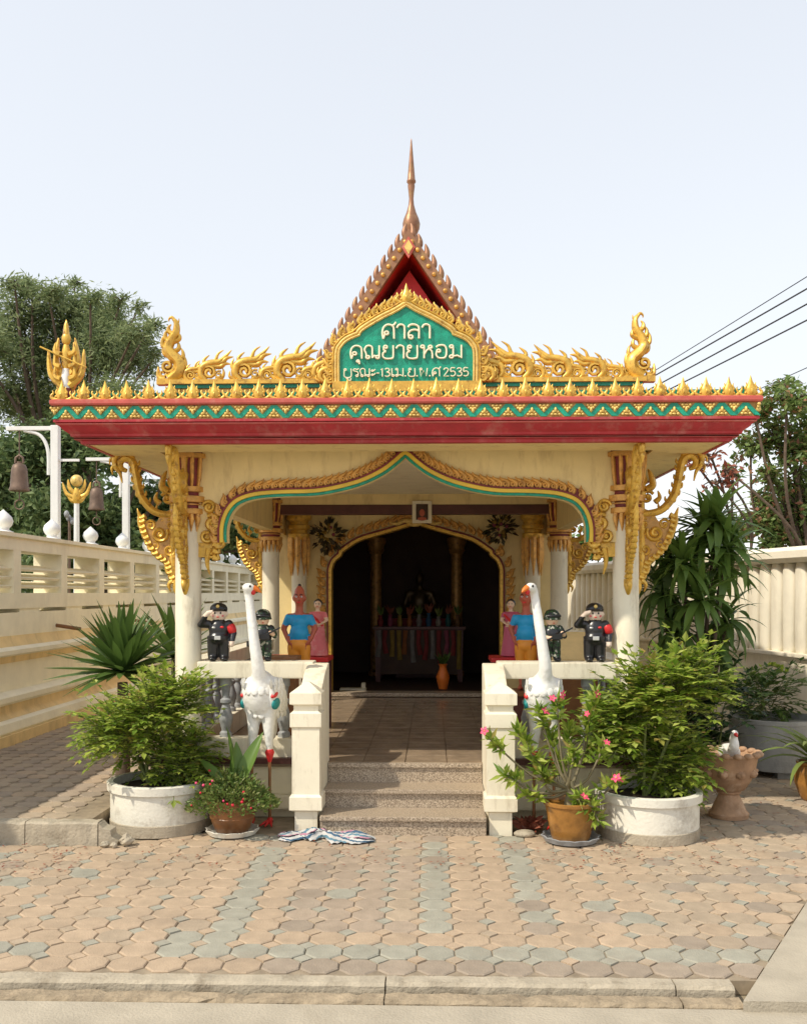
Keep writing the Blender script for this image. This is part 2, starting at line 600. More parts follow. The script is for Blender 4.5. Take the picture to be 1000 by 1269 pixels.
def voxel_mesh(mb, name, mats, voxel, matfn=None, smooth_it=4):
    """fuse overlapping shapes into ONE continuous surface"""
    me = bpy.data.meshes.new(name + '_raw')
    me.from_pydata(mb.v, [], mb.f)
    o = bpy.data.objects.new('tmp', me)
    C.objects.link(o)
    md = o.modifiers.new('r', 'REMESH')
    md.mode = 'VOXEL'
    md.voxel_size = voxel
    md.use_smooth_shade = True
    dg = bpy.context.evaluated_depsgraph_get()
    res = bpy.data.meshes.new_from_object(o.evaluated_get(dg))
    bpy.data.objects.remove(o)
    bpy.data.meshes.remove(me)
    res.name = name
    bm = bmesh.new()
    bm.from_mesh(res)
    for _ in range(smooth_it):
        bmesh.ops.smooth_vert(bm, verts=bm.verts, factor=0.5, use_axis_x=True, use_axis_y=True, use_axis_z=True)
    res.materials.clear()
    for m_ in mats:
        res.materials.append(M[m_])
    for f in bm.faces:
        f.smooth = True
        f.material_index = matfn(f.calc_center_median()) if matfn else 0
    bm.to_mesh(res)
    bm.free()
    return res

# ================================================================== THE SETTING
g = MB()
g.add([(-900, -300, -0.07), (900, -300, -0.07), (900, 1500, -0.07), (-900, 1500, -0.07)], [(0, 1, 2, 3)])
struct(g.build('ground', 'bare_ground'))

g = MB()
g.slab([(-12, -6), (12, -6), (12, 3.82), (-12, 3.82)], -0.069, -0.030)
struct(g.build('road', 'concrete'))

# bed under the paving blocks (joint sand)
g = MB()
g.slab([(-12, 4.05), (12, 4.05), (12, 30), (-12, 30)], -0.066, -0.008)
pavement = struct(g.build('pavement', 'joint_sand'))

# double front kerb with a groove
def rough_box(x0, x1, y0, y1, z0, z1, j, rg):
    """cast concrete stone with worn, ragged top edges"""
    mb = MB()
    n_ = max(2, int((x1 - x0) / .035))
    sec = [(y0, z0), (y0, z1 - .012), (y0 + .012, z1), (y1 - .012, z1), (y1, z1 - .012), (y1, z0)]
    v = []
    for i in range(n_ + 1):
        x = x0 + (x1 - x0) * i / n_
        chip = rg.random() < .10
        for q, (y, z) in enumerate(sec):
            a = j * (2.2 if chip else 1.0)
            if q in (1, 2):
                v.append((x, y + rg.uniform(0, a), z - rg.uniform(0, a)))
            elif q in (3, 4):
                v.append((x, y - rg.uniform(0, a), z - rg.uniform(0, a)))
            else:
                v.append((x, y, z))
    m_ = len(sec)
    fs = [tuple(range(m_)), tuple(n_ * m_ + q for q in range(m_ - 1, -1, -1))]
    for i in range(n_):
        for q in range(m_ - 1):
            fs.append((i * m_ + q, i * m_ + q + 1, (i + 1) * m_ + q + 1, (i + 1) * m_ + q))
    mb.add(v, fs)
    return mb


krg = random.Random(31)
kerb = put('front_kerb', None)
kerb['kind'] = 'structure'
x = -12.0
i = 0
while x < 2.0:
    L_ = 3.0 if x + 3.0 < 0.9 else (1.18 - x if x < 1.0 else 1.42 - x)
    j = random.uniform(-0.003, 0.003)
    rough_box(x + 0.003, x + L_ - 0.003, 3.955, 4.052, -0.064, 0.004 + j, .0035, krg).build('kerb_stone', 'kerb_concrete', kerb, fix=True)
    rough_box(x + 0.003, x + L_ - 0.003, 3.835, 3.930, -0.064, -0.018 + j, .007, krg).build('kerb_stone', 'kerb_dirty', kerb, fix=True)
    x += L_
    if x > 1.4:
        break

# concrete apron to the right of the slanted joint
g = MB()
g.slab([(1.40, 3.80), (6.5, 3.80), (6.5, 12.5), (6.46, 12.5)], -0.060, 0.012)
struct(g.build('concrete_apron', 'concrete'))


def apron_x(y):
    return 1.40 + (y - 3.80) * (6.46 - 1.40) / (12.5 - 3.80)


S = 0.1665        # paver pitch
CH = 0.047


def octagon(cx, cy, s, c, j):
    h = s / 2 - j
    return [(cx + a, cy + b) for a, b in ((-h + c, -h), (h - c, -h), (h, -h + c), (h, h - c), (h - c, h), (-h + c, h), (-h, h - c), (-h, -h + c))]


def paver_mesh(name):
    mb = MB()
    top = octagon(0, 0, S, CH, 0.0068)
    mid = octagon(0, 0, S, CH, 0.0024)
    n = 8
    v = [(x, y, 0.0) for x, y in top] + [(x, y, -0.005) for x, y in mid] + [(x, y, -0.018) for x, y in mid]
    fs = [tuple(range(n))]
    for r_ in (0, 1):
        for k in range(n):
            k2 = (k + 1) % n
            fs.append((r_ * n + k, (r_ + 1) * n + k, (r_ + 1) * n + k2, r_ * n + k2))
    mb.add(v, fs)
    return mb


PM = {}
for nm in ('paver_orange', 'paver_tan', 'paver_brown', 'paver_grey', 'paver_pink'):
    PM[nm] = paver_mesh('paver').mesh('paver_' + nm, [nm])
X0 = -0.79


def paver_kind(ix, iy, x, y):
    r_ = random.random()
    if iy == 0:
        return 'paver_brown' if x > -0.5 else ('paver_orange' if r_ < 0.75 else 'paver_grey')
    if iy == 1:
        return 'paver_grey' if x > -0.9 or r_ < 0.25 else 'paver_orange'
    if iy == 2 and -0.7 < x < 1.25:
        return 'paver_orange'
    if ix in (0, 9):
        return 'paver_grey' if r_ < 0.9 else 'paver_brown'
    if 0 < ix < 9:
        return {1: 'paver_orange', 2: 'paver_brown' if r_ < .6 else 'paver_pink', 3: 'paver_pink' if r_ < 0.8 else 'paver_grey', 4: 'paver_pink', 5: 'paver_pink' if r_ < .7 else 'paver_tan', 6: 'paver_grey' if r_ < 0.6 else 'paver_brown', 7: 'paver_orange', 8: 'paver_orange' if r_ < 0.8 else 'paver_tan'}[ix]
    if x > 1.35:
        return 'paver_tan' if r_ < 0.55 else ('paver_brown' if r_ < 0.8 else 'paver_orange')
    return 'paver_orange' if r_ < 0.80 else ('paver_tan' if r_ < 0.93 else ('paver_grey' if r_ < 0.97 else 'paver_pink'))


spots = []
cuts = []
Y0 = 4.06 + S / 2
for iy in range(0, 40):
    for ix in range(-50, 38):
        x = X0 + ix * S
        y = Y0 + iy * S
        if abs(x) > 6.4 or x - S / 2 > apron_x(y + S / 2):
            continue
        cut = x + S / 2 + 0.01 > apron_x(y - S / 2)
        if y > 6.03 and x < -1.75 or y > 6.2 and x < -1.6:                 # raised walk on the left
            continue
        if y > 6.32 and abs(x) < 1.8:              # under the steps and the pavilion
            if y > 6.45 or abs(x) < 0.75:
                continue
        if y > 7.0 and x < 1.7:
            continue
        if y > 9.6:
            continue
        (cuts if cut else spots).append((ix, iy, x, y))
inview = []
rest = []
for sp in spots:
    px = 535 + (sp[2] - 0.19) * F / sp[3]
    (inview if -25 < px < 1025 else rest).append(sp)
inview.sort(key=lambda q: q[3])
keep, rest = inview[:300], rest + inview[300:]
for ix, iy, x, y in keep:
    k = paver_kind(ix, iy, x, y)
    put('paver', PM[k], pavement, (x, y, random.gauss(0.0, 0.0015)), (random.gauss(0, .006), random.gauss(0, .006), random.gauss(0, .012)))
PN = ['paver_orange', 'paver_tan', 'paver_brown', 'paver_grey', 'paver_pink']
far = MB()
for ix, iy, x, y in rest:
    src = paver_mesh('paver')
    dz = random.uniform(-0.0015, 0.0025)
    far.add([(a + x, b + y, c + dz) for a, b, c in src.v], src.f, PN.index(paver_kind(ix, iy, x, y)))
AN = Vector((12.5 - 3.80, -(6.46 - 1.40))).normalized()      # points away from the paving, to the apron


def clip(poly, off):
    out = []
    for i in range(len(poly)):
        a, b = Vector(poly[i]), Vector(poly[(i + 1) % len(poly)])
        da = (a - Vector((1.40, 3.80))).dot(AN) + off
        db = (b - Vector((1.40, 3.80))).dot(AN) + off
        if da <= 0:
            out.append(tuple(a))
        if da * db < 0:
            out.append(tuple(a + (b - a) * (da / (da - db))))
    return out


for ix, iy, x, y in cuts:
    q = clip(octagon(x, y, S, CH, .004), .012)
    if len(q) > 2:
        far.slab(q, -.016, random.uniform(-.001, .002), PN.index(paver_kind(ix, iy, x, y)))
o = far.build('distant_pavers', PN, pavement)
o['kind'] = 'stuff'
fill = MB()
for ix, iy, x, y in spots:
    d = CH * 0.86
    cx, cy = x + S / 2, y + S / 2
    if cy > 9.5 or cx + 0.06 > apron_x(cy - 0.05):
        continue
    dz = random.uniform(-0.004, 0.001)
    fill.add([(cx, cy - d, dz), (cx + d, cy, dz), (cx, cy + d, dz), (cx - d, cy, dz), (cx, cy - d - .003, -.016), (cx + d + .003, cy, -.016), (cx, cy + d + .003, -.016), (cx - d - .003, cy, -.016)],
             [(0, 1, 2, 3), (0, 4, 5, 1), (1, 5, 6, 2), (2, 6, 7, 3), (3, 7, 4, 0)], random.choice([0, 0, 1, 3, 3]))
o = fill.build('paver_infill', PN, pavement)
o['kind'] = 'stuff'

# raised walk on the left with its kerb
WALK = 0.135
g = MB()
g.slab([(-12, 6.215), (-2.02, 6.215), (-2.02, 7.1), (-1.86, 7.1), (-1.86, 26), (-12, 26)], -0.066, WALK - 0.008)
walk = struct(g.build('raised_walk', 'joint_sand'))
wk = MB()
for iy in range(0, 40):
    for ix in range(-12, 15):
        x = -3.78 + ix * S
        y = 6.31 + iy * S
        if x > -2.12 and y < 7.2 or x > -1.96:
            continue
        src = paver_mesh('paver')
        dz = WALK + random.uniform(-0.002, 0.003)
        wk.add([(a + x, b + y, c + dz) for a, b, c in src.v], src.f, random.choice([0, 1, 1, 2, 4, 4]))
o = wk.build('walk_pavers', PN, walk)
o['kind'] = 'stuff'
lk = put('walk_kerb', None)
lk['kind'] = 'structure'
x = -12.0
while x < -1.96:
    L_ = min(1.2, -1.93 - x)
    rough_box(x + .003, x + L_ - .003, 6.09, 6.212, -0.06, WALK + random.uniform(0, .008), .006, krg).build('kerb_stone', 'kerb_concrete', lk, fix=True)
    x += L_
# the broken end of the kerb
rb = MB()
rb.prism([(-1.928, -.06), (-1.83, -.06), (-1.80, .02), (-1.845, .05), (-1.85, .09), (-1.90, WALK - .03), (-1.928, WALK)], 6.095, 6.205)
rb.build('broken_kerb_end', 'kerb_concrete', lk, bevel=0.006)
rng = random.Random(4)


def rubble(name, label, c, r):
    mb = MB()
    mb.ell((0, 0, 0), (r, r * .8, r * .7), 9, 6)
    mb.v = [(a * rng.uniform(.75, 1.2), b * rng.uniform(.75, 1.2), max(c_ * rng.uniform(.7, 1.2), -r * .55)) for a, b, c_ in mb.v]
    o = mb.build(name, 'kerb_concrete', None, loc=(c[0], c[1], c[2] + r * .55 + .003), rot=(0, 0, rng.uniform(0, 3)))
    return tag(o, label, 'rubble')


rubble('concrete_chunk', 'largest broken lump of kerb concrete beside the white planter', (-1.74, 6.08, 0), 0.055)
rubble('concrete_chunk', 'small broken crumb of concrete at the foot of the kerb', (-1.86, 6.02, 0), 0.032)
rubble('concrete_chunk', 'flat concrete fragment lying against the broken kerb end', (-1.80, 6.01, 0), 0.026)

# ================================================================== LEFT BOUNDARY WALL
FX = -4.08
lw = thing('boundary_wall', 'long cream boundary wall with louvred openings and ochre mouldings', 'wall', (FX, 5.0, 0))
YA, YB = 5.0, 27.0


def prof_wall(name, prof, m_, x_back=-0.34, parent=lw):
    """prof: (out, z) list from bottom to top, swept along Y"""
    poly = [(x_back, prof[0][1])] + [(a, b) for a, b in prof] + [(x_back, prof[-1][1])]
    mb = MB()
    n = len(poly)
    v = [(a, YA - 5.0, b) for a, b in poly] + [(a, YB - 5.0, b) for a, b in poly]
    fs = [tuple(range(n)), tuple(range(2 * n - 1, n - 1, -1))] + [(i, i + n, (i + 1) % n + n, (i + 1) % n) for i in range(n)]
    mb.add(v, fs)
    return mb.build(name, m_, parent, smooth=35, fix=True)


prof_wall('plinth', [(0.24, 0.10), (0.24, 0.235)], 'ochre')
prof_wall('base_moulding', [(0.20, 0.2352), (0.215, 0.26), (0.20, 0.34), (0.16, 0.3598)], 'wall_cream')
prof_wall('cove', [(0.13, 0.36), (0.08, 0.42), (0.07, 0.4998)], 'ochre')
prof_wall('base_ledge', [(0.12, 0.50), (0.15, 0.53), (0.15, 0.58), (0.09, 0.6198)], 'wall_cream')
prof_wall('lower_panel', [(0.035, 0.62), (0.035, 0.8998)], 'wall_cream')
prof_wall('string_cove', [(0.05, 0.90), (0.06, 0.9698)], 'ochre')
prof_wall('string_ledge', [(0.09, 0.97), (0.12, 0.99), (0.12, 1.03), (0.08, 1.0598)], 'wall_cream')
prof_wall('upper_cove', [(0.05, 1.06), (0.02, 1.12), (0.012, 1.1658)], 'ochre')
prof_wall('upper_panel', [(0.0, 1.166), (0.0, 1.40)], 'wall_cream')
PY = [11.15 + 1.28 * k for k in range(-4, 12)]
# slot row: blocks that leave short drainage slots open
for k in range(len(PY) - 1):
    a, b = PY[k] + 0.33, PY[k + 1] + 0.33
    MB().box(-0.33, -0.012, a - 5 - 0.26, a - 5 + 0.26, 1.40, 1.44).build('slot_block', 'wall_cream', lw)
prof_wall('middle_rail', [(0.0, 1.44), (0.0, 1.60)], 'wall_cream')
prof_wall('top_rail', [(0.0, 2.04), (0.0, 2.165), (0.03, 2.175), (0.03, 2.215)], 'wall_cream')
slat_me = {}
for k, y in enumerate(PY):
    MB().box(-0.33, -0.002, y - 5 - 0.09, y - 5 + 0.09, 1.6002, 2.0398).build('post', 'wall_cream', lw)
    fi = MB().lathe([(0.10, 0), (0.10, 0.02), (0.06, 0.035), (0.055, 0.05), (0.085, 0.085), (0.098, 0.125), (0.085, 0.17), (0.05, 0.205), (0.018, 0.235), (0.0, 0.25)], 14)
    fi.build('lotus_finial', 'post_white', lw, smooth=40, loc=(-0.15, y - 5, 2.2152))
    if k < len(PY) - 1:
        for z in (1.66, 1.75, 1.84):
            sb = MB()
            sb.add([(-0.03, 0.092, z - .012), (-0.03, 1.188, z - .012), (-0.25, 1.188, z + .045), (-0.25, 0.092, z + .045),
                    (-0.02, 0.092, z + .012), (-0.02, 1.188, z + .012), (-0.24, 1.188, z + .069), (-0.24, 0.092, z + .069)],
                   [(0, 1, 2, 3), (7, 6, 5, 4), (0, 4, 5, 1), (1, 5, 6, 2), (2, 6, 7, 3), (3, 7, 4, 0)])
            sb.build('louvre', 'wall_cream', lw, fix=True, loc=(0, y - 5, 0))
for y, zz in ((10.9, 1.235), (13.6, 1.225), (16.4, 1.225)):
    mb = MB()
    mb.tube([(-0.02, 0, 0), (0.28, 0.0, -0.045)], 0.022, 10)
    mb.build('drain_pipe', 'brown_wood', lw, smooth=40, loc=(0, y - 5, zz))

# ================================================================== RIGHT BOUNDARY WALL
A = Vector((4.55, 6.45, 0))
B = Vector((2.05, 17.7, 0))
wl = (B - A).length
ang = math.atan2(B.y - A.y, B.x - A.x)
rw = thing('slatted_wall', 'cream boundary wall of upright fluted concrete planks under a coping', 'wall', A, ang)
# local x runs along the wall, local +y faces the court (left side of travel direction)
MB().box(0, wl, -0.20, 0.0, -0.06, 0.96).build('lower_wall', 'fence_white', rw, bevel=0.01)
MB().box(0, wl, -0.22, 0.05, 0.9602, 1.0).build('ledge', 'fence_white', rw, bevel=0.008)
cp = MB()
poly = [(-0.24, 1.905), (0.06, 1.905), (0.10, 1.95), (0.10, 2.02), (0.06, 2.06), (-0.24, 2.06)]
v = [(0, a, b) for a, b in poly] + [(wl, a, b) for a, b in poly]
n = len(poly)
cp.add(v, [tuple(range(n)), tuple(range(2 * n - 1, n - 1, -1))] + [(i, i + n, (i + 1) % n + n, (i + 1) % n) for i in range(n)])
cp.build('coping', 'fence_white', rw, fix=True, smooth=30)
MB().box(0, wl, -0.20, -0.11, 1.0002, 1.9048).build('back_panel', 'fence_white', rw)
pl = MB()
PWD = 0.215
prof = [(-.094, -0.095), (-.094, -0.030), (-.082, -.008), (-.055, .008), (0, .014), (.055, .008), (.082, -.008), (.094, -0.030), (.094, -0.095)]
zs = [(1.0005, .72), (1.05, 1.0), (1.80, 1.0), (1.86, 0.82), (1.9045, 0.55)]
v = []
for z, s_ in zs:
    v += [(a * s_, b, z) for a, b in prof]
n = len(prof)
fs = []
for r_ in range(len(zs) - 1):
    for k in range(n):
        k2 = (k + 1) % n
        fs.append((r_ * n + k, r_ * n + k2, (r_ + 1) * n + k2, (r_ + 1) * n + k))
fs += [tuple(range(n - 1, -1, -1)), tuple((len(zs) - 1) * n + k for k in range(n))]
pl.add(v, fs)
plme = pl.mesh('plank', ['fence_white'], smooth=35, fix=True)
k = 0
while (k + 1) * PWD < wl:
    put('plank', plme, rw, ((k + .5) * PWD, 0, 0))
    k += 1

# ================================================================== THE PAVILION
pav = thing('shrine_pavilion', 'small ornate open-fronted shrine hall with gold trim, red fascia and spire', 'pavilion', (0, 7.0, 0))
OY = 7.0            # children are given in world metres, shifted by the base point


def part(mb, name, mats, parent=None, **k):
    """builds a mesh given in world coordinates as a part of the pavilion"""
    mb.v = [(a, b - OY, c) for a, b, c in mb.v]
    return mb.build(name, mats, parent or pav, **k)


FL = 0.38           # floor height
# base and floor
part(MB().box(-1.84, -0.745, 6.93, 14.75, -0.05, 0.355), 'base', 'cream', bevel=0.008)
part(MB().box(0.745, 1.84, 6.93, 14.75, -0.05, 0.355), 'base', 'cream', bevel=0.008)
part(MB().box(-0.7448, 0.7448, 6.93, 14.75, -0.05, 0.355), 'base', 'cream')
part(MB().box(-1.87, 1.87, 6.90, 14.78, 0.3552, FL), 'floor', 'floor_tile')
part(MB().box(-1.90, -0.7, 6.86, 6.928, 0.06, 0.16), 'base_moulding', 'cream', bevel=0.015)
part(MB().box(0.7, 1.90, 6.86, 6.928, 0.06, 0.16), 'base_moulding', 'cream', bevel=0.015)
# floor tiles one can pick apart near the front
tile = MB().box(-0.146, 0.146, -0.146, 0.146, -0.004, 0.004)
tme = tile.mesh('floor_tile', ['floor_tile'], bevel=0.002)
for iy in range(14):
    for ix in range(-4, 4):
        put('floor_tile', tme, pav, (0.15 + ix * 0.30, 7.07 + iy * 0.30 - OY, FL + .0045))
# granite steps
for i, (y0, z1) in enumerate(((6.36, 0.125), (6.63, 0.25), (6.885, FL + .003))):
    y1 = (6.62, 6.876, 6.915)[i]
    st = MB().box(-0.548, 0.548, y0 + 0.018, (6.628, 6.883, 6.898)[i], -0.03 if i == 0 else (0.1, 0.225)[i - 1], z1 - 0.028)
    s_ = part(st, 'step', 'granite')
    nz = MB().box(-0.548, 0.548, y0 - 0.005, (6.646, 6.90, 6.93)[i], z1 - 0.0278, z1 + (0.001 if i < 2 else .004))
    part(nz, 'nosing', 'granite', s_, bevel=0.006)

# stair cheeks + newels
for s in (-1, 1):
    ch = MB()
    poly = [(6.55, -0.04), (7.0, -0.04), (7.0, 1.095), (6.9, 1.09), (6.72, 1.04), (6.55, 0.96)]
    v = [(s * 0.552, a, b) for a, b in poly] + [(s * 0.70, a, b) for a, b in poly]
    n = len(poly)
    ch.add(v, [tuple(range(n)), tuple(range(2 * n - 1, n - 1, -1))] + [(i, (i + 1) % n, (i + 1) % n + n, i + n) for i in range(n)])
    part(ch, 'stair_cheek', 'white_paint', fix=True, bevel=0.012)
    nw = MB()
    cx, cy = s * 0.645, 6.49
    for z0, z1, a0, a1 in ((-0.02, 0.145, .075, .075), (0.145, 0.16, .075, .108), (0.16, 0.245, .108, .108), (0.245, 0.262, .108, .092), (0.262, 0.70, .092, .092), (0.70, 0.712, .092, .104), (0.712, 0.80, .104, .104), (0.80, 0.815, .104, .082), (0.815, 0.852, .082, .082), (0.852, 0.862, .082, .106), (0.862, 0.935, .106, .106), (0.935, 1.005, .106, .012)):
        nw.frustum(cx, cy, z0, z1, a0, a1)
    # drop the hidden inner caps so stacked courses do not coincide
    keepf = []
    for q, f in enumerate(nw.f):
        if q % 6 in (0, 1) and q not in (0, len(nw.f) - 5):
            continue
        keepf.append(f)
    nw.f = keepf
    nw.m = [0] * len(keepf)
    part(nw, 'newel', 'white_paint', fix=True)

# balustrade: fronts and sides
RZ0, RZ1 = 0.985, 1.105
BAL = [(0.045, 0), (0.045, 0.03), (0.03, 0.045), (0.038, 0.075), (0.05, 0.12), (0.052, 0.15), (0.036, 0.20), (0.026, 0.235), (0.042, 0.25), (0.042, 0.27), (0.026, 0.285), (0.03, 0.33), (0.036, 0.365), (0.045, 0.375), (0.045, 0.432)]
balme = MB().lathe(BAL, 12).mesh('baluster', ['grey_stone'], smooth=40)
for s in (-1, 1):
    part(MB().box(*(sorted((s * 0.66, s * 1.50))), 6.925, 7.12, RZ0, RZ1), 'handrail', 'white_paint', bevel=0.012)
    part(MB().box(*(sorted((s * 0.705, s * 1.50))), 6.935, 7.10, FL + .0102, 0.552), 'bottom_rail', 'white_paint', bevel=0.01)
    part(MB().box(*(sorted((s * 0.705, s * 1.86))), 6.87, 6.925, FL + .001, FL + .04), 'dark_edge', 'dark_wood')
    for x in (1.31, 0.885):
        put('baluster', balme, pav, (s * x, 7.02 - OY, 0.5525))
    # side balustrade, one bay
    part(MB().box(*(sorted((s * 1.51, s * 1.67))), 7.16, 10.40, RZ0, RZ1), 'handrail', 'white_paint', bevel=0.012)
    part(MB().box(*(sorted((s * 1.52, s * 1.66))), 7.16, 10.40, FL + .001, 0.552), 'bottom_rail', 'white_paint', bevel=0.01)
    for k in range(11):
        put('baluster', balme, pav, (s * 1.59, 7.42 + k * 0.28 - OY, 0.5525))

# ------------------------------------------------------------------ pillars with capitals and naga brackets
SOF = 2.675


def bracket_meshes():
    """naga bracket in local XZ: +x is outwards from the pillar axis, z=0 at the soffit"""
    s = 0.00223

    def q(zx, zy):
        return ((505 - zx) * s, -(zy - 440) * s)
    plate = [q(*p) for p in ((468, 640), (430, 655), (396, 694), (362, 690), (356, 715), (374, 745), (372, 760), (398, 790), (415, 806), (438, 822), (440, 862), (455, 872), (470, 900))]
    pb = MB().prism(plate, -0.012, 0.012)
    gb = MB()
    U = (0, 1, 0)

    def T(pts, r0, r1, m_=None, fl=1.3, n_=5):
        t = bez(pts, n_)
        gb.tube(xz(t), taper(len(t), r0, r1, m_), 7, flat=fl, up=U)

    def V(c, r, a, tn, w_=.24):
        c1 = spiral(c, r, r * .15, a, tn)
        gb.tube(xz(c1), taper(len(c1), r * w_ * .8, r * w_), 7, flat=1.9, up=U)
        gb.ell((c[0], 0, c[1]), (r * .28, r * .5, r * .28), 8, 6)
    # neck and the big curled head
    T([q(300, 520), q(283, 512), q(280, 492), q(298, 478), q(322, 492), q(333, 540), q(350, 605), q(395, 655), q(468, 668)], .016, .026, .037, 1.25, 6)
    T([q(322, 492), q(312, 466), q(286, 458), q(262, 476), q(262, 505), q(278, 528), q(286, 560)], .020, .004, .034, 1.1)
    T([q(268, 500), q(252, 510), q(254, 532)], .022, .003)
    T([q(262, 476), q(246, 482), q(244, 500)], .018, .003)
    for k in range(7):
        p0 = bez([q(326, 500), q(335, 560), q(356, 615), q(400, 662)], 7)[3 * k]
        T([p0, (p0[0] + .028, p0[1] - .004), (p0[0] + .040, p0[1] + .028)], .018, .002, .016)
        T([(p0[0] - .012, p0[1]), (p0[0] - .034, p0[1] + .004), (p0[0] - .038, p0[1] + .034)], .014, .002, .014)
    # flame rising between neck and pillar
    V(q(436, 612), .050, 0.5, 1.3, .30)
    T([q(440, 590), q(418, 572), q(424, 540), q(434, 520)], .030, .003, .030)
    T([q(452, 575), q(440, 555), q(448, 530)], .022, .003)
    T([q(410, 628), q(396, 612), q(402, 590)], .022, .003, .02)
    # scrolls of the body, large and small
    for c, r, a, tn in ((q(412, 728), .062, 2.6, 1.5), (q(444, 782), .048, 2.2, 1.4), (q(382, 700), .040, 0.4, 1.3), (q(448, 698), .042, 1.0, 1.3), (q(454, 840), .032, 2.4, 1.2),
                        (q(396, 768), .034, 1.2, 1.2), (q(424, 806), .028, 0.2, 1.2), (q(364, 725), .026, 2.0, 1.2), (q(444, 738), .026, 4.0, 1.1), (q(418, 682), .026, 5.0, 1.1)):
        V(c, r, a, tn, .32)
    # flame tongues along the outer edge, two overlapping rows
    edge = bez([q(345, 668), q(346, 700), q(358, 735), q(376, 772), q(402, 800), q(428, 820), q(436, 850), q(452, 880)], 2)
    for i, p in enumerate(edge):
        w_ = .050 if i % 2 == 0 else .036
        T([(p[0] - .040, p[1] - .004), (p[0] - .004, p[1] - .012), (p[0] + w_ * .42, p[1] + w_ * 1.1)], .024, .002, .022)
    T([q(470, 880), q(462, 905), q(468, 932)], .028, .004, .026)
    T([q(455, 880), q(440, 895), q(446, 918)], .020, .003, .016)
    # vertical strip along the pillar: knots and buds
    st = MB()
    zz = [0, -.03, -.05, -.10, -.16, -.20, -.22, -.28, -.34, -.38, -.40, -.50, -.58, -.62, -.64, -.72, -.78, -.80, -.86, -.92, -.95, -1.0]
    rr_ = [.036, .036, .024, .030, .022, .022, .032, .022, .026, .034, .020, .024, .020, .030, .020, .026, .018, .028, .022, .028, .020, .005]
    st.tube([(0.116, 0, z) for z in zz], rr_, 8)
    return pb.mesh('bracket_plate', ['old_gold'], fix=True), gb.mesh('bracket_scroll', ['gold'], smooth=60), st.mesh('bracket_strip', ['gold'], smooth=50)


bpm, bsm, btm = bracket_meshes()


def capital_mesh():
    mb = MB()
    # maroon core; gold ribs, rings and hanging petals on it
    mb.lathe([(0.10, -0.545), (0.105, -0.50), (0.100, -0.495), (0.105, -0.30), (0.118, -0.25), (0.126, -0.10), (0.128, -0.001)], 16, mi=1)
    for z0, z1, r_ in ((-.505, -.46, .128), (-.44, -.425, .115), (-.42, -.37, .140), (-.345, -.30, .130), (-.10, -.06, .148)):
        mb.lathe([(r_ - .02, z0), (r_, z0 + .004), (r_, z1 - .004), (r_ - .02, z1)], 16)
    for k in range(14):
        a = 2 * PI * (k + .5) / 14
        t = [(math.cos(a) * r_, math.sin(a) * r_, z) for r_, z in ((0.110, -0.31), (0.124, -0.24), (0.136, -0.12), (0.140, -0.08))]
        mb.tube(t, [.010, .015, .016, .010], 6)
        t = [(math.cos(a) * r_, math.sin(a) * r_, z) for r_, z in ((0.098, -0.48), (0.110, -0.54), (0.098, -0.63))]
        mb.tube(t, [.018, .022, .003], 6)
    return mb.mesh('capital', ['copper_gold', 'maroon'], smooth=40)


capme = capital_mesh()
PIL = [(0.092, 0.0), (0.092, SOF - FL - .5)]


def pillar(x, y, brackets):
    p = part(MB().lathe([(0.13, FL + .0095), (0.13, FL + .06), (0.105, FL + .075), (0.095, FL + .10), (0.093, SOF - 0.45)], 24, (x, y, 0)), 'pillar', 'white_paint', smooth=40)
    put('capital', capme, p, (x, y - OY, SOF))
    for rz in brackets:
        put('bracket_plate', bpm, p, (x, y - OY, SOF), (0, 0, rz))
        put('bracket_scroll', bsm, p, (x, y - OY, SOF), (0, 0, rz))
        put('bracket_strip', btm, p, (x, y - OY, SOF), (0, 0, rz))
    return p


for s in (-1, 1):
    out = PI if s < 0 else 0.0
    pillar(s * 1.59, 7.04, (out, -PI / 2))
    pillar(s * 1.57, 10.55, (out,))

# ------------------------------------------------------------------ front beam with the cusped arch
def u(px):
    return (502 - px) * 7.0 / 1200


def zf(py):
    return 1.6 + (HZ - py) * 6.98 / 1200


half = [(279, 672), (279, 655), (282, 642), (288, 631), (298, 622.5), (318, 616.5), (350, 614), (389, 613), (420, 608), (450, 599.5), (475, 587.5), (492, 575), (502, 566)]
left = bez([(-u(a), zf(b)) for a, b in half], 4)
curve = left + [(-a, b) for a, b in reversed(left[:-1])]
beam = [(-1.53, SOF - .001), (-1.53, left[0][1])] + curve + [(1.53, left[0][1]), (1.53, SOF - .001)]
part(MB().prism(beam, 6.99, 7.11), 'arch_beam', 'yellow_wall', fix=True)


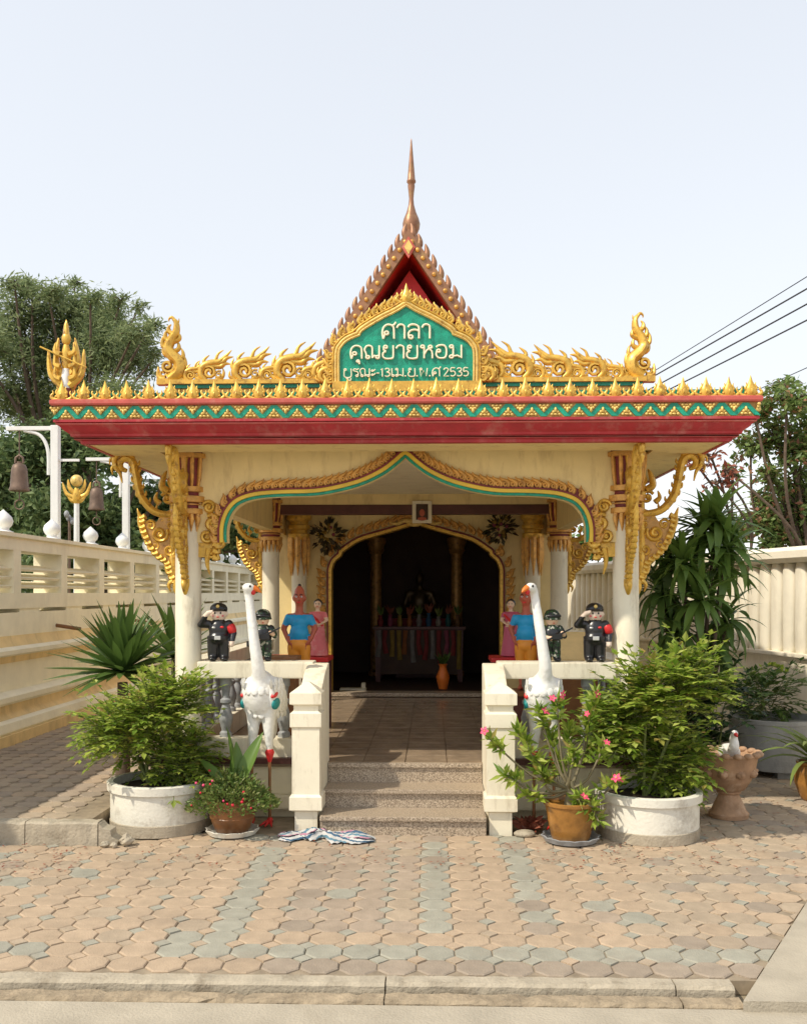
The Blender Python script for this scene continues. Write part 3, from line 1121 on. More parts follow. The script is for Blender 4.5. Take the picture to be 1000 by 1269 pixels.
def strip(curve, off, thick, y0, y1):
    """band that follows a curve, offset off above/outside it"""
    n = len(curve)
    a_, b_ = [], []
    for i in range(n):
        p = curve[i]
        q0 = curve[max(i - 1, 0)]
        q1 = curve[min(i + 1, n - 1)]
        t = Vector((q1[0] - q0[0], q1[1] - q0[1]))
        t.normalize()
        nn = Vector((-t.y, t.x))
        if i == n // 2 and n % 2:
            nn = Vector((0, 1))
        a_.append((p[0] + nn.x * off, p[1] + nn.y * off))
        b_.append((p[0] + nn.x * (off + thick), p[1] + nn.y * (off + thick)))
    mb = MB()
    v = []
    for y in (y0, y1):
        v += [(x, y, z) for x, z in a_] + [(x, y, z) for x, z in b_]
    m2 = 2 * n
    fs = []
    for i in range(n - 1):
        fs += [(i, i + 1, n + i + 1, n + i), (m2 + i, m2 + n + i, m2 + n + i + 1, m2 + i + 1), (i, m2 + i, m2 + i + 1, i + 1), (n + i, n + i + 1, m2 + n + i + 1, m2 + n + i)]
    fs += [(0, n, m2 + n, m2), (n - 1, m2 + n - 1, m2 + n + n - 1, n + n - 1)]
    mb.add(v, fs)
    return mb


part(strip(curve, -0.005, 0.019, 6.968, 6.9895), 'arch_green_edge', 'green_enamel', fix=True)
part(strip(curve, 0.015, 0.026, 6.950, 6.988), 'arch_gold_band', 'yellow_paint', fix=True)
part(strip(curve, 0.042, 0.012, 6.942, 6.987), 'arch_bead', 'maroon', fix=True)
part(strip(curve, 0.0545, 0.05, 6.974, 6.989), 'arch_ground', 'maroon', fix=True)


def leaf_relief(L_, w_, th, lean):
    """small kranok leaf: a volute with a hooked flame tongue, base at origin, grows +z, leans +x"""
    mb = MB()
    sg = 1 if lean >= 0 else -1
    fl_ = th / w_ * 1.5
    t = bez([(-sg * w_ * .30, L_ * .05), (-sg * w_ * .34, L_ * .42), (0, L_ * .66), (lean * .8, L_ * .80), (lean * 1.25, L_ * 1.05)], 5)
    mb.tube(xz(t), taper(len(t), w_ * .17, .0015, w_ * .30), 6, flat=fl_, up=(0, 1, 0))
    c = spiral((sg * w_ * .02, L_ * .27), w_ * .27, w_ * .07, PI / 2 + sg * 1.2, -sg * 1.15, 9)
    mb.tube(xz(c, -th * .15), taper(len(c), w_ * .10, w_ * .13), 5, flat=fl_ * .9, up=(0, 1, 0))
    t = bez([(sg * w_ * .20, L_ * .45), (sg * w_ * .46, L_ * .55), (sg * w_ * .62, L_ * .78)], 4)
    mb.tube(xz(t), taper(len(t), w_ * .11, .001, w_ * .13), 5, flat=fl_, up=(0, 1, 0))
    return mb


lm = leaf_relief(0.075, 0.066, 0.040, 0.035).mesh('arch_leaf', ['copper_gold'], smooth=60)
lmm = leaf_relief(0.075, 0.066, 0.040, -0.035).mesh('arch_leaf', ['copper_gold'], smooth=60)


def along(curve, step, off):
    """points + tangent angles at even distances"""
    out = []
    acc = step * .5
    for i in range(len(curve) - 1):
        a = Vector(curve[i])
        b = Vector(curve[i + 1])
        d = (b - a).length
        while acc <= d:
            p = a + (b - a) * (acc / d)
            t = (b - a).normalized()
            nn = Vector((-t.y, t.x))
            out.append((p + nn * off, math.atan2(t.y, t.x)))
            acc += step
        acc -= d
    return out


mid = left[-1][0]
for p, a in along(curve, 0.056, 0.052):
    put('arch_leaf', lm if p.x < 0 else lmm, pav, (p.x, 6.965 - OY, p.y), (0, -a, 0))
fin = leaf_relief(0.11, 0.06, 0.05, 0.001)
part(fin, 'arch_finial', 'gold', smooth=60).location = (0, 6.965, left[-1][1] + .05)


def kranok(size, mirror=False, name='kranok', mats='gold', back='old_gold'):
    """a standing Thai flame scroll: leans to +x, foot at the origin"""
    s = size
    mb = MB()
    U = (0, 1, 0)

    def T(pts, r0, r1, mid_=None, fl=1.1):
        t = bez([(a * s, b * s) for a, b in pts], 5)
        mb.tube(xz(t), taper(len(t), r0 * s, r1 * s, None if mid_ is None else mid_ * s), 7, flat=fl, up=U)
    T([(-.18, .02), (-.34, .20), (-.28, .46), (-.02, .58), (.24, .62), (.44, .78), (.66, 1.0)], .09, .006, .19)
    T([(.10, .60), (.34, .60), (.50, .74), (.72, .78)], .07, .006, .11)
    T([(.0, .50), (.28, .46), (.44, .56), (.64, .54)], .07, .006, .11)
    T([(.0, .58), (.14, .70), (.22, .88), (.40, 1.0)], .05, .006, .07)
    for cc, rr_, aa, tn in (((-.06, .27), .21, 2.2, -1.5), ((.24, .20), .13, 1.0, 1.3), ((-.30, .12), .11, 2.0, 1.2), ((-.22, .50), .09, .4, 1.2), ((.12, .44), .08, 3.0, 1.2)):
        c = spiral((cc[0] * s, cc[1] * s), rr_ * s, rr_ * .2 * s, aa, tn, 14)
        mb.tube(xz(c, -.03 * s), taper(len(c), rr_ * .26 * s, rr_ * .30 * s), 6, flat=1.5, up=U)
    T([(.14, .06), (.34, .12), (.40, .28), (.36, .42)], .06, .006, .08)
    T([(-.30, .30), (-.44, .44), (-.38, .66)], .06, .006, .07)
    T([(-.20, .50), (-.24, .68), (-.06, .84)], .06, .006, .07)
    T([(-.38, .06), (-.50, .14), (-.50, .30)], .055, .006, .06)
    mb.tube([(-.40 * s, 0, .03 * s), (.40 * s, 0, .03 * s)], .045 * s, 7)
    if mirror:
        mb.v = [(-a, b, c_) for a, b, c_ in mb.v]
        mb.f = [tuple(reversed(f)) for f in mb.f]
    return mb.mesh(name, [mats], smooth=60)


# gold scroll clusters at both springings of the arch
for s in (-1, 1):
    e = MB()
    for c, r_, a in (((1.40, zf(648)), .065, 1.0), ((1.36, zf(672)), .05, 2.0), ((1.425, zf(628)), .05, 0.2), ((1.44, zf(664)), .05, 3.0), ((1.41, zf(686)), .035, 1.5)):
        sp_ = spiral(c, r_, r_ * .2, a, 1.4)
        e.tube(xz(sp_, 6.985), taper(len(sp_), r_ * .28, r_ * .36), 7, flat=1.4, up=(0, 1, 0))
        e.ell((c[0], 6.98, c[1]), (r_ * .35, r_ * .5, r_ * .35), 8, 6)
    for k in range(6):
        a = (1.335 + .004 * k, zf(650 + 8 * k))
        t = bez([(1.39, a[1] + .0), (a[0], a[1] - .012), (a[0] - .028 + .008 * k, a[1] + .035)], 4)
        e.tube(xz(t, 6.985), taper(len(t), .028, .003), 6, flat=1.3, up=(0, 1, 0))
    t = bez([(1.42, zf(680)), (1.44, zf(696)), (1.42, zf(712))], 4)
    e.tube(xz(t, 6.985), taper(len(t), .03, .004), 6, flat=1.2, up=(0, 1, 0))
    e.box(1.39, 1.52, 7.0, 7.08, zf(690), left[0][1] - .002)
    if s < 0:
        e.v = [(-a, b, c_) for a, b, c_ in e.v]
        e.f = [tuple(reversed(f)) for f in e.f]
    part(e, 'arch_scroll', 'gold', smooth=50)
# side beams
for s in (-1, 1):
    part(MB().box(*sorted((s * 1.53, s * 1.65)), 7.115, 11.4, 2.28, SOF - .001), 'side_beam', 'yellow_wall')
part(MB().box(-1.47, 1.47, 10.49, 10.61, 2.455, 2.56), 'tie_beam', 'dark_wood', bevel=.006)
part(MB().box(-1.529, 1.529, 10.50, 10.60, 2.5605, SOF - .001), 'lintel', 'yellow_wall')

# ------------------------------------------------------------------ the inner room
IY = 11.4
ih = [(1.0, FL), (1.0, 1.877), (.963, 1.976), (.889, 2.045), (.877, 2.087), (.84, 2.112), (.667, 2.223), (.42, 2.297), (.1235, 2.384), (0, 2.43)]
il = [(-a, b) for a, b in ih[:2]] + [(-a, b) for a, b in bez(ih[1:5], 4)[1:]] + [(-a, b) for a, b in bez(ih[4:], 4)[1:]]
ic = il + [(-a, b) for a, b in reversed(il[:-1])]
wallp = [(-1.75, SOF - .001), (-1.75, FL + .0092)] + [(a, max(b, FL + .0092)) for a, b in ic] + [(1.75, FL + .0092), (1.75, SOF - .001)]
part(MB().prism(wallp, IY, IY + .14), 'inner_wall', 'yellow_wall', fix=True)
part(strip(ic, -0.012, 0.035, IY - .05, IY + .15), 'door_frame', 'gold', fix=True)
part(strip(ic, 0.026, 0.02, IY - .035, IY - .002), 'door_band', 'maroon', fix=True)
for p, a in along(ic, 0.10, 0.055):
    if p.y > 0.9:
        put('door_leaf', lm if p.x < 0 else lmm, pav, (p.x, IY - .03 - OY, p.y), (0, -a, 0), 1.45)
part(MB().box(-1.75, -1.61, IY + .145, 14.6, FL + .001, SOF - .001), 'side_wall', 'yellow_wall')
part(MB().box(1.61, 1.75, IY + .145, 14.6, FL + .001, SOF - .001), 'side_wall', 'yellow_wall')
part(MB().box(-1.75, 1.75, 14.6, 14.74, FL + .001, SOF - .001), 'back_wall', 'yellow_wall')
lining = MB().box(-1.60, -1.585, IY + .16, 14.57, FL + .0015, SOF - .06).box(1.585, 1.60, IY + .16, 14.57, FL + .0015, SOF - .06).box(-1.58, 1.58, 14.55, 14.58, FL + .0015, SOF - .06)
part(lining, 'dimming_lining', 'room_dark')  # dark sheets added over the walls to cut bounced light in the room
part(MB().box(-1.0, 1.0, IY - .12, IY + .18, FL + .0095, FL + .05), 'threshold', 'granite', bevel=0.006)
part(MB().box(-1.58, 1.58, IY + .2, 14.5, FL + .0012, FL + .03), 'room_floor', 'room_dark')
# engaged columns with bright gold capitals
for s in (-1, 1):
    c_ = part(MB().lathe([(0.12, FL + .0095), (0.12, FL + .06), (0.09, FL + .08), (0.088, 2.4)], 20, (s * 1.36, IY - .12, 0)), 'engaged_column', 'white_paint', smooth=40)
    part(MB().lathe([(0.10, 2.22), (0.125, 2.25), (0.125, 2.29), (0.10, 2.30), (0.10, 2.33), (0.13, 2.35), (0.13, 2.39), (0.11, 2.40), (0.11, 2.43), (0.145, 2.46), (0.145, 2.53), (0.12, 2.54), (0.12, SOF - .002)], 16, (s * 1.36, IY - .12, 0)), 'capital', 'gold', c_, smooth=40)
    hang = MB()
    for k in range(8):
        a = 2 * PI * k / 8
        hang.tube([(s * 1.36 + .1 * math.cos(a), IY - .12 + .1 * math.sin(a), z) for z in (2.25, 2.02, 1.80)], [.034, .036, .004], 6)
    part(hang, 'capital_pendants', 'copper_gold', c_, smooth=50)

# ------------------------------------------------------------------ roof slab, fascia and crest
roof = part(MB().box(-2.08, 2.08, 6.52, 14.9, SOF, 2.80), 'roof', 'cream')
RX, RY0, RY1 = 2.30, 6.30, 15.1


def ring(prof, inset_in=0.3, m_='red_fascia', name='fascia', sm=None):
    """mitred moulding round the roof; prof = (out, z) from bottom to top"""
    poly = list(prof) + [(-inset_in, prof[-1][1]), (-inset_in, prof[0][1])]
    v = []
    for sx, sy in ((-1, 0), (1, 0), (1, 1), (-1, 1)):
        for o_, z in poly:
            v.append((sx * (RX + o_), (RY0 - o_) if sy == 0 else (RY1 + o_), z))
    n = len(poly)
    fs = []
    for c_ in range(4):
        c2 = (c_ + 1) % 4
        for i in range(n):
            j = (i + 1) % n
            fs.append((c_ * n + i, c2 * n + i, c2 * n + j, c_ * n + j))
    mb = MB()
    mb.add(v, fs)
    return part(mb, name, m_, roof, fix=True, smooth=sm)


ring([(-.15, 2.598), (-.135, 2.602), (-.132, 2.622), (-.112, 2.626), (-.108, 2.640), (-.085, 2.644), (-.08, 2.66), (-.05, 2.68), (-.022, 2.712), (-.022, 2.722), (.0, 2.726), (.0, 2.742)], 0.17, 'red_fascia', 'fascia', 30)
band = ring([(-.01, 2.7425), (-.01, 2.8345)], 0.28, 'old_gold', 'pattern_band')
ring([(-.021, 2.7095), (-.012, 2.712), (-.012, 2.720), (-.021, 2.7225)], 0.1, 'red_light', 'fascia_highlight')  # pale pink strip painting a highlight line along the moulding step
ring([(-.107, 2.6265), (-.100, 2.629), (-.100, 2.636), (-.107, 2.6385)], 0.1, 'red_light', 'fascia_highlight')  # second painted highlight line, on the lower step
ring([(-.152, 2.604), (-.152, 2.622)], 0.55, 'yellow_wall', 'soffit')
ring([(.012, 2.835), (.018, 2.845), (.018, 2.868), (.0, 2.876)], 0.3, 'red_light', 'fascia_cap')
# zigzag of green bars with gold florets: each piece its own object
PER = 0.153
zb0, zb1 = 2.748, 2.829
barm = MB().add([(-PER / 4 - .019, -.006, zb0 - 2.788), (-PER / 4 + .019, -.006, zb0 - 2.788), (PER / 4 + .019, -.006, zb1 - 2.788), (PER / 4 - .019, -.006, zb1 - 2.788)] + [(-PER / 4 - .019, .02, zb0 - 2.788), (-PER / 4 + .019, .02, zb0 - 2.788), (PER / 4 + .019, .02, zb1 - 2.788), (PER / 4 - .019, .02, zb1 - 2.788)],
                [(0, 1, 2, 3), (0, 4, 5, 1), (1, 5, 6, 2), (2, 6, 7, 3), (3, 7, 4, 0)])
bar_a = barm.mesh('green_bar', ['green_enamel'])
barn = MB().add([(-a, b, c_) for a, b, c_ in barm.v], [tuple(reversed(f)) for f in barm.f])
bar_b = barn.mesh('green_bar', ['green_enamel'])
fl = MB()
fl.ell((0, -.008, .016), (.010, .016, .019), 8, 6)
for a, b in ((-.024, -.012), (.024, -.012), (-.013, .004), (.013, .004)):
    fl.ell((a, -.004, b), (.0115, .013, .010), 7, 5)
fl.ell((0, -.004, -.012), (.016, .012, .008), 7, 5)
flo = fl.mesh('floret', ['pale_gold'], smooth=60)


def pattern(length, origin, rz):
    n_ = int(round(length / PER))
    per = length / n_
    c_, s_ = math.cos(rz), math.sin(rz)
    for k in range(n_):
        for j, (me, dx) in enumerate(((bar_a, .25), (bar_b, .75))):
            t = (k + dx) * per
            put('green_bar', me, band, (origin[0] + c_ * t, origin[1] + s_ * t - OY, 2.788), (0, 0, rz), (per / PER, 1, 1))
        t = (k + .5) * per
        put('floret', flo, band, (origin[0] + c_ * t, origin[1] + s_ * t - OY, 2.772), (0, 0, rz))
        t = k * per
        put('floret', flo, band, (origin[0] + c_ * t, origin[1] + s_ * t - OY, 2.806), (0, PI, rz))


pattern(4.58, (-2.29, 6.309), 0.0)
pattern(2.6, (2.289, 6.31), PI / 2)
pattern(2.6, (-2.289, 8.91), -PI / 2)


def crest_leaf_mesh(h, name, m_='gold'):
    """upright kranok leaf: bud core, two curling side leaves, gaps between"""
    mb = MB()
    U = (0, 1, 0)
    mb.tube([(0, 0, 0), (0, 0, h * .20), (0, 0, h * .42), (0, 0, h * .70), (0, 0, h)], [h * .22, h * .31, h * .24, h * .10, .001], 8, flat=.6, up=U)
    mb.tube([(0, -h * .12, h * .06), (0, -h * .19, h * .2), (0, -h * .13, h * .36)], [h * .03, h * .08, h * .01], 6)
    for s in (-1, 1):
        t = bez([(s * h * .10, h * .02), (s * h * .38, h * .02), (s * h * .53, h * .16), (s * h * .43, h * .32), (s * h * .46, h * .46)], 4)
        mb.tube(xz(t), taper(len(t), h * .085, .001, h * .11), 6, flat=.9, up=U)
        t = bez([(s * h * .14, h * .24), (s * h * .27, h * .36), (s * h * .20, h * .52), (s * h * .24, h * .66)], 4)
        mb.tube(xz(t, -.004), taper(len(t), h * .06, .001, h * .08), 6, flat=.9, up=U)
        mb.ell((s * h * .27, -.006, h * .14), (h * .07, h * .07, h * .07), 6, 5)
    return mb.mesh(name, [m_], smooth=60)


crm = crest_leaf_mesh(0.130, 'crest_leaf', 'gold')
n_ = 31
for k in range(n_ + 1):
    x = -2.25 + 4.5 * k / n_
    put('crest_leaf', crm, roof, (x, 6.315 - OY, 2.876), (random.uniform(-.04, .04), random.uniform(-.03, .03), 0), random.uniform(.94, 1.05))
for s in (-1, 1):
    for k in range(1, 18):
        put('crest_leaf', crm, roof, (s * 2.285, 6.315 + .15 * k - OY, 2.876), (0, 0, PI / 2))
part(MB().box(-2.29, 2.29, 6.33, 15.08, 2.80, 2.874), 'roof_deck', 'maroon', roof)

# second tier
tier = part(MB().box(-1.60, 1.60, 6.68, 12.4, 2.8742, 3.02), 'upper_tier', 'pale_gold', roof)
part(MB().box(-1.63, 1.63, 6.655, 12.43, 3.0202, 3.045), 'tier_stripe', 'green_enamel', roof)
part(MB().box(-1.65, 1.65, 6.63, 12.45, 3.0452, 3.075), 'tier_cap', 'gold', roof)
crm2 = crest_leaf_mesh(0.10, 'tier_leaf', 'gold')
for k in range(26):
    put('tier_leaf', crm2, roof, (-1.56 + 3.12 * k / 25, 6.665 - OY, 2.93))


def upright(name):
    """corner hang-hong: a slender rearing naga wrapped in flames, leaning to +x"""
    mb = MB()
    U = (0, 1, 0)

    def T(p, r0, r1, m_=None, fl=1.2):
        t = bez(p, 5)
        mb.tube(xz(t), taper(len(t), r0, r1, m_), 7, flat=fl, up=U)
    T([(.03, .0), (-.03, .05), (-.035, .12), (.02, .18), (.045, .23), (.02, .29), (-.01, .34), (-.012, .40), (.008, .43)], .050, .012, .044)
    T([(.0, .42), (.022, .445), (.040, .432), (.040, .415)], .014, .003)
    T([(-.008, .40), (-.026, .41), (-.030, .435)], .012, .002)
    for k, (x, z, L_) in enumerate(((.045, .20, .085), (.055, .25, .075), (.035, .30, .06), (.012, .35, .045))):
        T([(x - .02, z - .03), (x + .025, z - .01), (x + .030, z + L_ * .5), (x + .012, z + L_)], .020, .002, .020)
    for k, (x, z, L_) in enumerate(((-.045, .10, .085), (-.03, .16, .07), (.0, .22, .06), (-.005, .29, .05))):
        T([(x + .015, z - .02), (x - .025, z), (x - .028, z + L_ * .55), (x - .012, z + L_)], .018, .002, .018)
    for c, r_, a, tn in (((.045, .10), .048, 3.0, 1.4), ((-.02, .06), .035, .5, 1.3), ((.08, .05), .030, 2.0, 1.2), ((-.065, .045), .026, 1.0, 1.2), ((.01, .165), .026, 1, 1.2)):
        c1 = spiral(c, r_, r_ * .15, a, tn)
        mb.tube(xz(c1, -.012), taper(len(c1), r_ * .26, r_ * .34), 6, flat=1.7, up=U)
    for x in (-.10, .11):
        T([(x * .6, .01), (x, .03), (x * 1.05, .10)], .025, .003, .025)
    mb.box(-.10, .12, -.030, .030, -.03, .012)
    return mb.mesh(name, ['gold'], smooth=55)


up = upright('corner_naga')
upm = up.copy()
upm.transform(Matrix.Scale(-1, 4, (1, 0, 0)))
upm.flip_normals()
put('corner_naga', upm, roof, (-1.60, 6.70 - OY, 3.08))
put('corner_naga', up, roof, (1.60, 6.70 - OY, 3.08))
ka = kranok(0.24, False, 'roof_flame', 'gold')
kb = kranok(0.24, True, 'roof_flame', 'gold')
part(MB().box(-2.27, 2.27, 6.345, 6.36, 2.8745, 2.925), 'crest_backing', 'green_enamel', roof)
for px, sc_ in ((262, .90), (306, 1.0), (360, 1.12), (402, .85), (238, .6), (333, .62), (384, .62)):
    p = P(px, 465, 6.68)
    put('roof_flame', ka, roof, (p.x, 6.68 - OY, 3.072), None, sc_)
for px, sc_ in ((640, 1.1), (690, 1.0), (734, .90), (610, .85), (664, .62), (713, .62), (762, .58)):
    p = P(px, 465, 6.68)
    put('roof_flame', kb, roof, (p.x, 6.68 - OY, 3.072), None, sc_)

# gold guardian ornament on the front-left roof corner
orn = MB()
orn.tube([(0, 0, 0), (0, 0, .08)], [.05, .035], 8, 1)
orn.tube([(0, 0, .07), (.0, 0, .15), (.0, 0, .22)], [.03, .034, .024], 8, 2)
orn.tube([(0, 0, .20), (.0, 0, .30), (.0, 0, .37)], [.024, .036, .018], 8, 0)
for s in (-1, 1):
    for k, (a, b, c_) in enumerate((((s * .02, .10), (s * .10, .18), (s * .12, .34)), ((s * .02, .16), (s * .07, .26), (s * .055, .42)), ((s * .015, .08), (s * .05, .14), (s * .08, .24)))):
        t = bez([a, b, c_], 5)
        orn.tube(xz(t, .01 * k), taper(len(t), .028, .004, .032), 7, 0, up=(0, 1, 0))
orn.ell((0, 0, .41), (.032, .026, .045), 10, 7, 0)
for s in (-1, 1):
    for z0, L_ in ((.14, .10), (.22, .09), (.30, .08)):
        t = bez([(s * .03, z0), (s * .065, z0 + .02), (s * .06, z0 + L_)], 4)
        orn.tube(xz(t, -.03), taper(len(t), .020, .002, .02), 6, 0, up=(0, 1, 0))
orn.tube([(-.16, -.04, .35), (.15, -.04, .21)], .006, 6, 0)
orn.tube([(0, 0, .44), (0, 0, .50), (0, 0, .54)], [.022, .016, .001], 7, 0)
part(orn, 'corner_ornament', ['gold', 'maroon', 'white_gloss'], roof, smooth=50).location = (-2.235, 6.36, 2.878)

# ------------------------------------------------------------------ the steep gable and spire
GY = 8.0


def gz(py):
    return 1.6 + (HZ - py) * GY / F


apex = gz(289)
base_z = 3.50
hw = 0.74
slope = Vector((hw, base_z - apex)).normalized()
nrm = Vector((-slope.y, slope.x))      # outward normal on the right side (pointing up-right)
gab = part(MB().box(-0.72, 0.72, 8.15, 10.2, 3.0752, base_z - .02), 'gable_drum', 'maroon', roof)
for s in (-1, 1):
    for yy in (8.13,):
        for k in range(5):
            x = s * (0.18 + .13 * k)
            part(MB().box(x - .03, x + .03, yy - .03, yy + .018, 3.0753, base_z - .021), 'drum_pilaster', 'old_gold', gab)
# roof planes
for s in (-1, 1):
    mb = MB()
    a = (0, apex - .03)
    b = (s * (hw + .02), base_z - .05)
    v = [(a[0], 8.02, a[1]), (b[0], 8.02, b[1]), (b[0], 10.35, b[1]), (a[0], 10.35, a[1])]
    v += [(x, y, z - .05) for x, y, z in v]
    mb.add(v, [(0, 1, 2, 3), (7, 6, 5, 4), (0, 4, 5, 1), (1, 5, 6, 2), (2, 6, 7, 3), (3, 7, 4, 0)])
    part(mb, 'roof_slope', 'gable_lit_red', roof, fix=True)
# tympanum, set back
part(MB().prism([(-.60, base_z - .02), (.60, base_z - .02), (0, apex - .22)], 8.26, 8.31), 'tympanum', 'gable_lit_red', roof)
part(MB().prism([(-.40, base_z - .01), (.40, base_z - .01), (0, apex - .48)], 8.235, 8.258), 'tympanum_inset', 'green_enamel', roof)
part(MB().prism([(-.60, base_z - .02), (.60, base_z - .02), (0, apex - .22)], 10.1, 10.15), 'tympanum', 'green_enamel', roof)
teeth = MB()
tt = bez([(0, 0), (.014, .03), (.012, .07), (.0, .115)], 4)
teeth.tube(xz(tt), taper(len(tt), .026, .003, .034), 7, flat=.8, up=(0, 1, 0))
tme_r = teeth.mesh('roof_tooth', ['spire_copper'], smooth=60)
tt2 = MB().add([(-a, b, c_) for a, b, c_ in teeth.v], [tuple(reversed(f)) for f in teeth.f])
tme_l = tt2.mesh('roof_tooth', ['spire_copper'], smooth=60)
for y0 in (7.94, 10.33):
    for s in (-1, 1):
        mb = MB()
        w_ = 0.10
        o0 = (0, apex + .02)
        o1 = (s * (hw + .02), base_z - .02)
        i0 = (0, apex - .13)
        i1 = (s * (hw - .09), base_z - .02)
        pts = [o0, o1, i1, i0] if s > 0 else [o0, i0, i1, o1]
        pts = list(reversed(pts))
        mb.prism(pts, y0, y0 + .07)
        bb = part(mb, 'bargeboard', 'spire_copper', roof, fix=True)
        mb = MB()
        q0, q1 = Vector((0, apex - .05)), Vector((s * (hw - .035), base_z - .02))
        for k in range(15):
            p = q0 + (q1 - q0) * ((k + .6) / 15.5)
            mb.ell((p.x, y0 - .004, p.y), (.020, .014, .020), 8, 5)
        part(mb, 'bargeboard_beads', 'copper_gold', bb, smooth=60)['kind'] = 'stuff'
        for k in range(13):
            t_ = (k + .45) / 13
            p = Vector(o0) + (Vector(o1) - Vector(o0)) * t_
            put('roof_tooth', tme_r if s > 0 else tme_l, roof, (p.x - s * .006, y0 + .035 - OY, p.y - .022), (0, 0, 0), 1.02)
dm = MB().prism([(0, apex - .23), (.055, apex - .14), (0, apex - .05), (-.055, apex - .14)], 7.92, 7.938)
part(dm, 'diamond_pendant', 'red_light', roof, fix=True)
part(MB().prism([(0, apex - .20), (.035, apex - .14), (0, apex - .08), (-.035, apex - .14)], 7.912, 7.919), 'diamond_inset', 'pale_gold', roof, fix=True)
SY = 9.0


def sz(zy):
    return 1.6 + (HZ - (160 + zy / 3.846)) * SY / F


sp = [(0.0, sz(40)), (0.006, sz(52)), (.012, sz(90)), (.030, sz(200)), (.036, sz(238)), (.042, sz(243)), (.042, sz(252)), (.031, sz(258)), (.033, sz(272)), (.026, sz(300)), (.021, sz(330)), (.026, sz(360)), (.045, sz(395)), (.070, sz(425)), (.082, sz(450)), (.076, sz(475)), (.055, sz(500)), (.07, sz(512)), (.075, sz(530)), (.10, sz(545)), (.10, sz(560)), (.08, sz(570)), (.13, sz(600)), (.13, sz(615)), (.11, sz(630)), (.16, sz(690)), (.16, 4.30)]
part(MB().lathe(list(reversed(sp)), 14, (0, SY, 0)), 'spire', 'spire_copper', roof, smooth=50)

# ================================================================== SIGN
SGY = 6.60
sign = thing('sign_board', 'green pointed name board with raised pale Thai lettering and gold frame on the roof edge', 'sign', (0, SGY, 3.0))
KS = 6.60 / F / 4.76


def sq(zx, zy):
    """zoomed pixel -> local XZ on the board"""
    p = P(400 + zx / 4.76, 340 + zy / 4.76, SGY)
    return (p.x, p.z - 3.0)


cxs = 492
hs_ = [(cxs - 392, 640), (cxs - 392, 470), (cxs - 375, 425), (cxs - 340, 392), (cxs - 270, 362), (cxs - 255, 335), (cxs - 150, 270), (cxs - 60, 225), (cxs, 188)]
sl_ = bez([sq(*p) for p in hs_[:5]], 4)[:-1] + bez([sq(*p) for p in hs_[4:]], 4)
cx0 = sq(cxs, 0)[0]
sc_ = sl_ + [(2 * cx0 - a, b) for a, b in reversed(sl_[:-1])]
panel = list(reversed(sc_))
MB().prism(panel, -.0, .05).build('panel', 'green_enamel', sign, fix=True)


def moulding(off, rad, y, name, m_):
    """rounded frame moulding swept along the outline, offset outwards"""
    n = len(sc_)
    pts = []
    for i in range(n):
        q0, q1 = sc_[max(i - 1, 0)], sc_[min(i + 1, n - 1)]
        t = Vector((q1[0] - q0[0], q1[1] - q0[1])).normalized()
        p = Vector(sc_[i]) + Vector((-t.y, t.x)) * off
        if min((p - Vector(q)).length for q in sc_) > off * .93:
            pts.append((p.x, y, p.y))
    MB().tube(pts, rad, 8, flat=1.5, up=(0, 1, 0)).build(name, m_, sign, smooth=60)


moulding(0.006, 0.0085, -.006, 'inner_frame', 'pale_gold')
moulding(0.026, 0.0135, .004, 'frame', 'pale_gold')
moulding(0.046, 0.0075, .0, 'outer_frame', 'gold')
bmh = sq(0, 640)[1]
MB().box(sc_[0][0] - .05, sc_[-1][0] + .05, -.02, .06, bmh - .06, bmh + .006).build('foot', 'gold', sign)
sfl = leaf_relief(0.066, 0.062, 0.045, 0.028).mesh('frame_leaf', ['gold'], smooth=60)
sfr = leaf_relief(0.066, 0.062, 0.045, -0.028).mesh('frame_leaf', ['gold'], smooth=60)
for p, a in along(sc_, 0.055, 0.050):
    put('frame_leaf', sfl if p.x < cx0 else sfr, sign, (p.x, .01, p.y), (0, -a, 0))
put('peak_leaf', crest_leaf_mesh(0.13, 'peak_leaf', 'gold'), sign, (cx0, 0, sl_[-1][1] + .03))
for s in (-1, 1):
    me = kranok(0.16, s > 0, 'side_scroll', 'gold')
    put('side_scroll', me, sign, (sc_[0][0] - .085 if s < 0 else sc_[-1][0] + .085, .02, bmh + .01))


def circ(cx, cy, r, n=12, a0=0):
    return [(cx + r * math.cos(a0 + 2 * PI * k / n), cy + r * math.sin(a0 + 2 * PI * k / n)) for k in range(n + 1)]


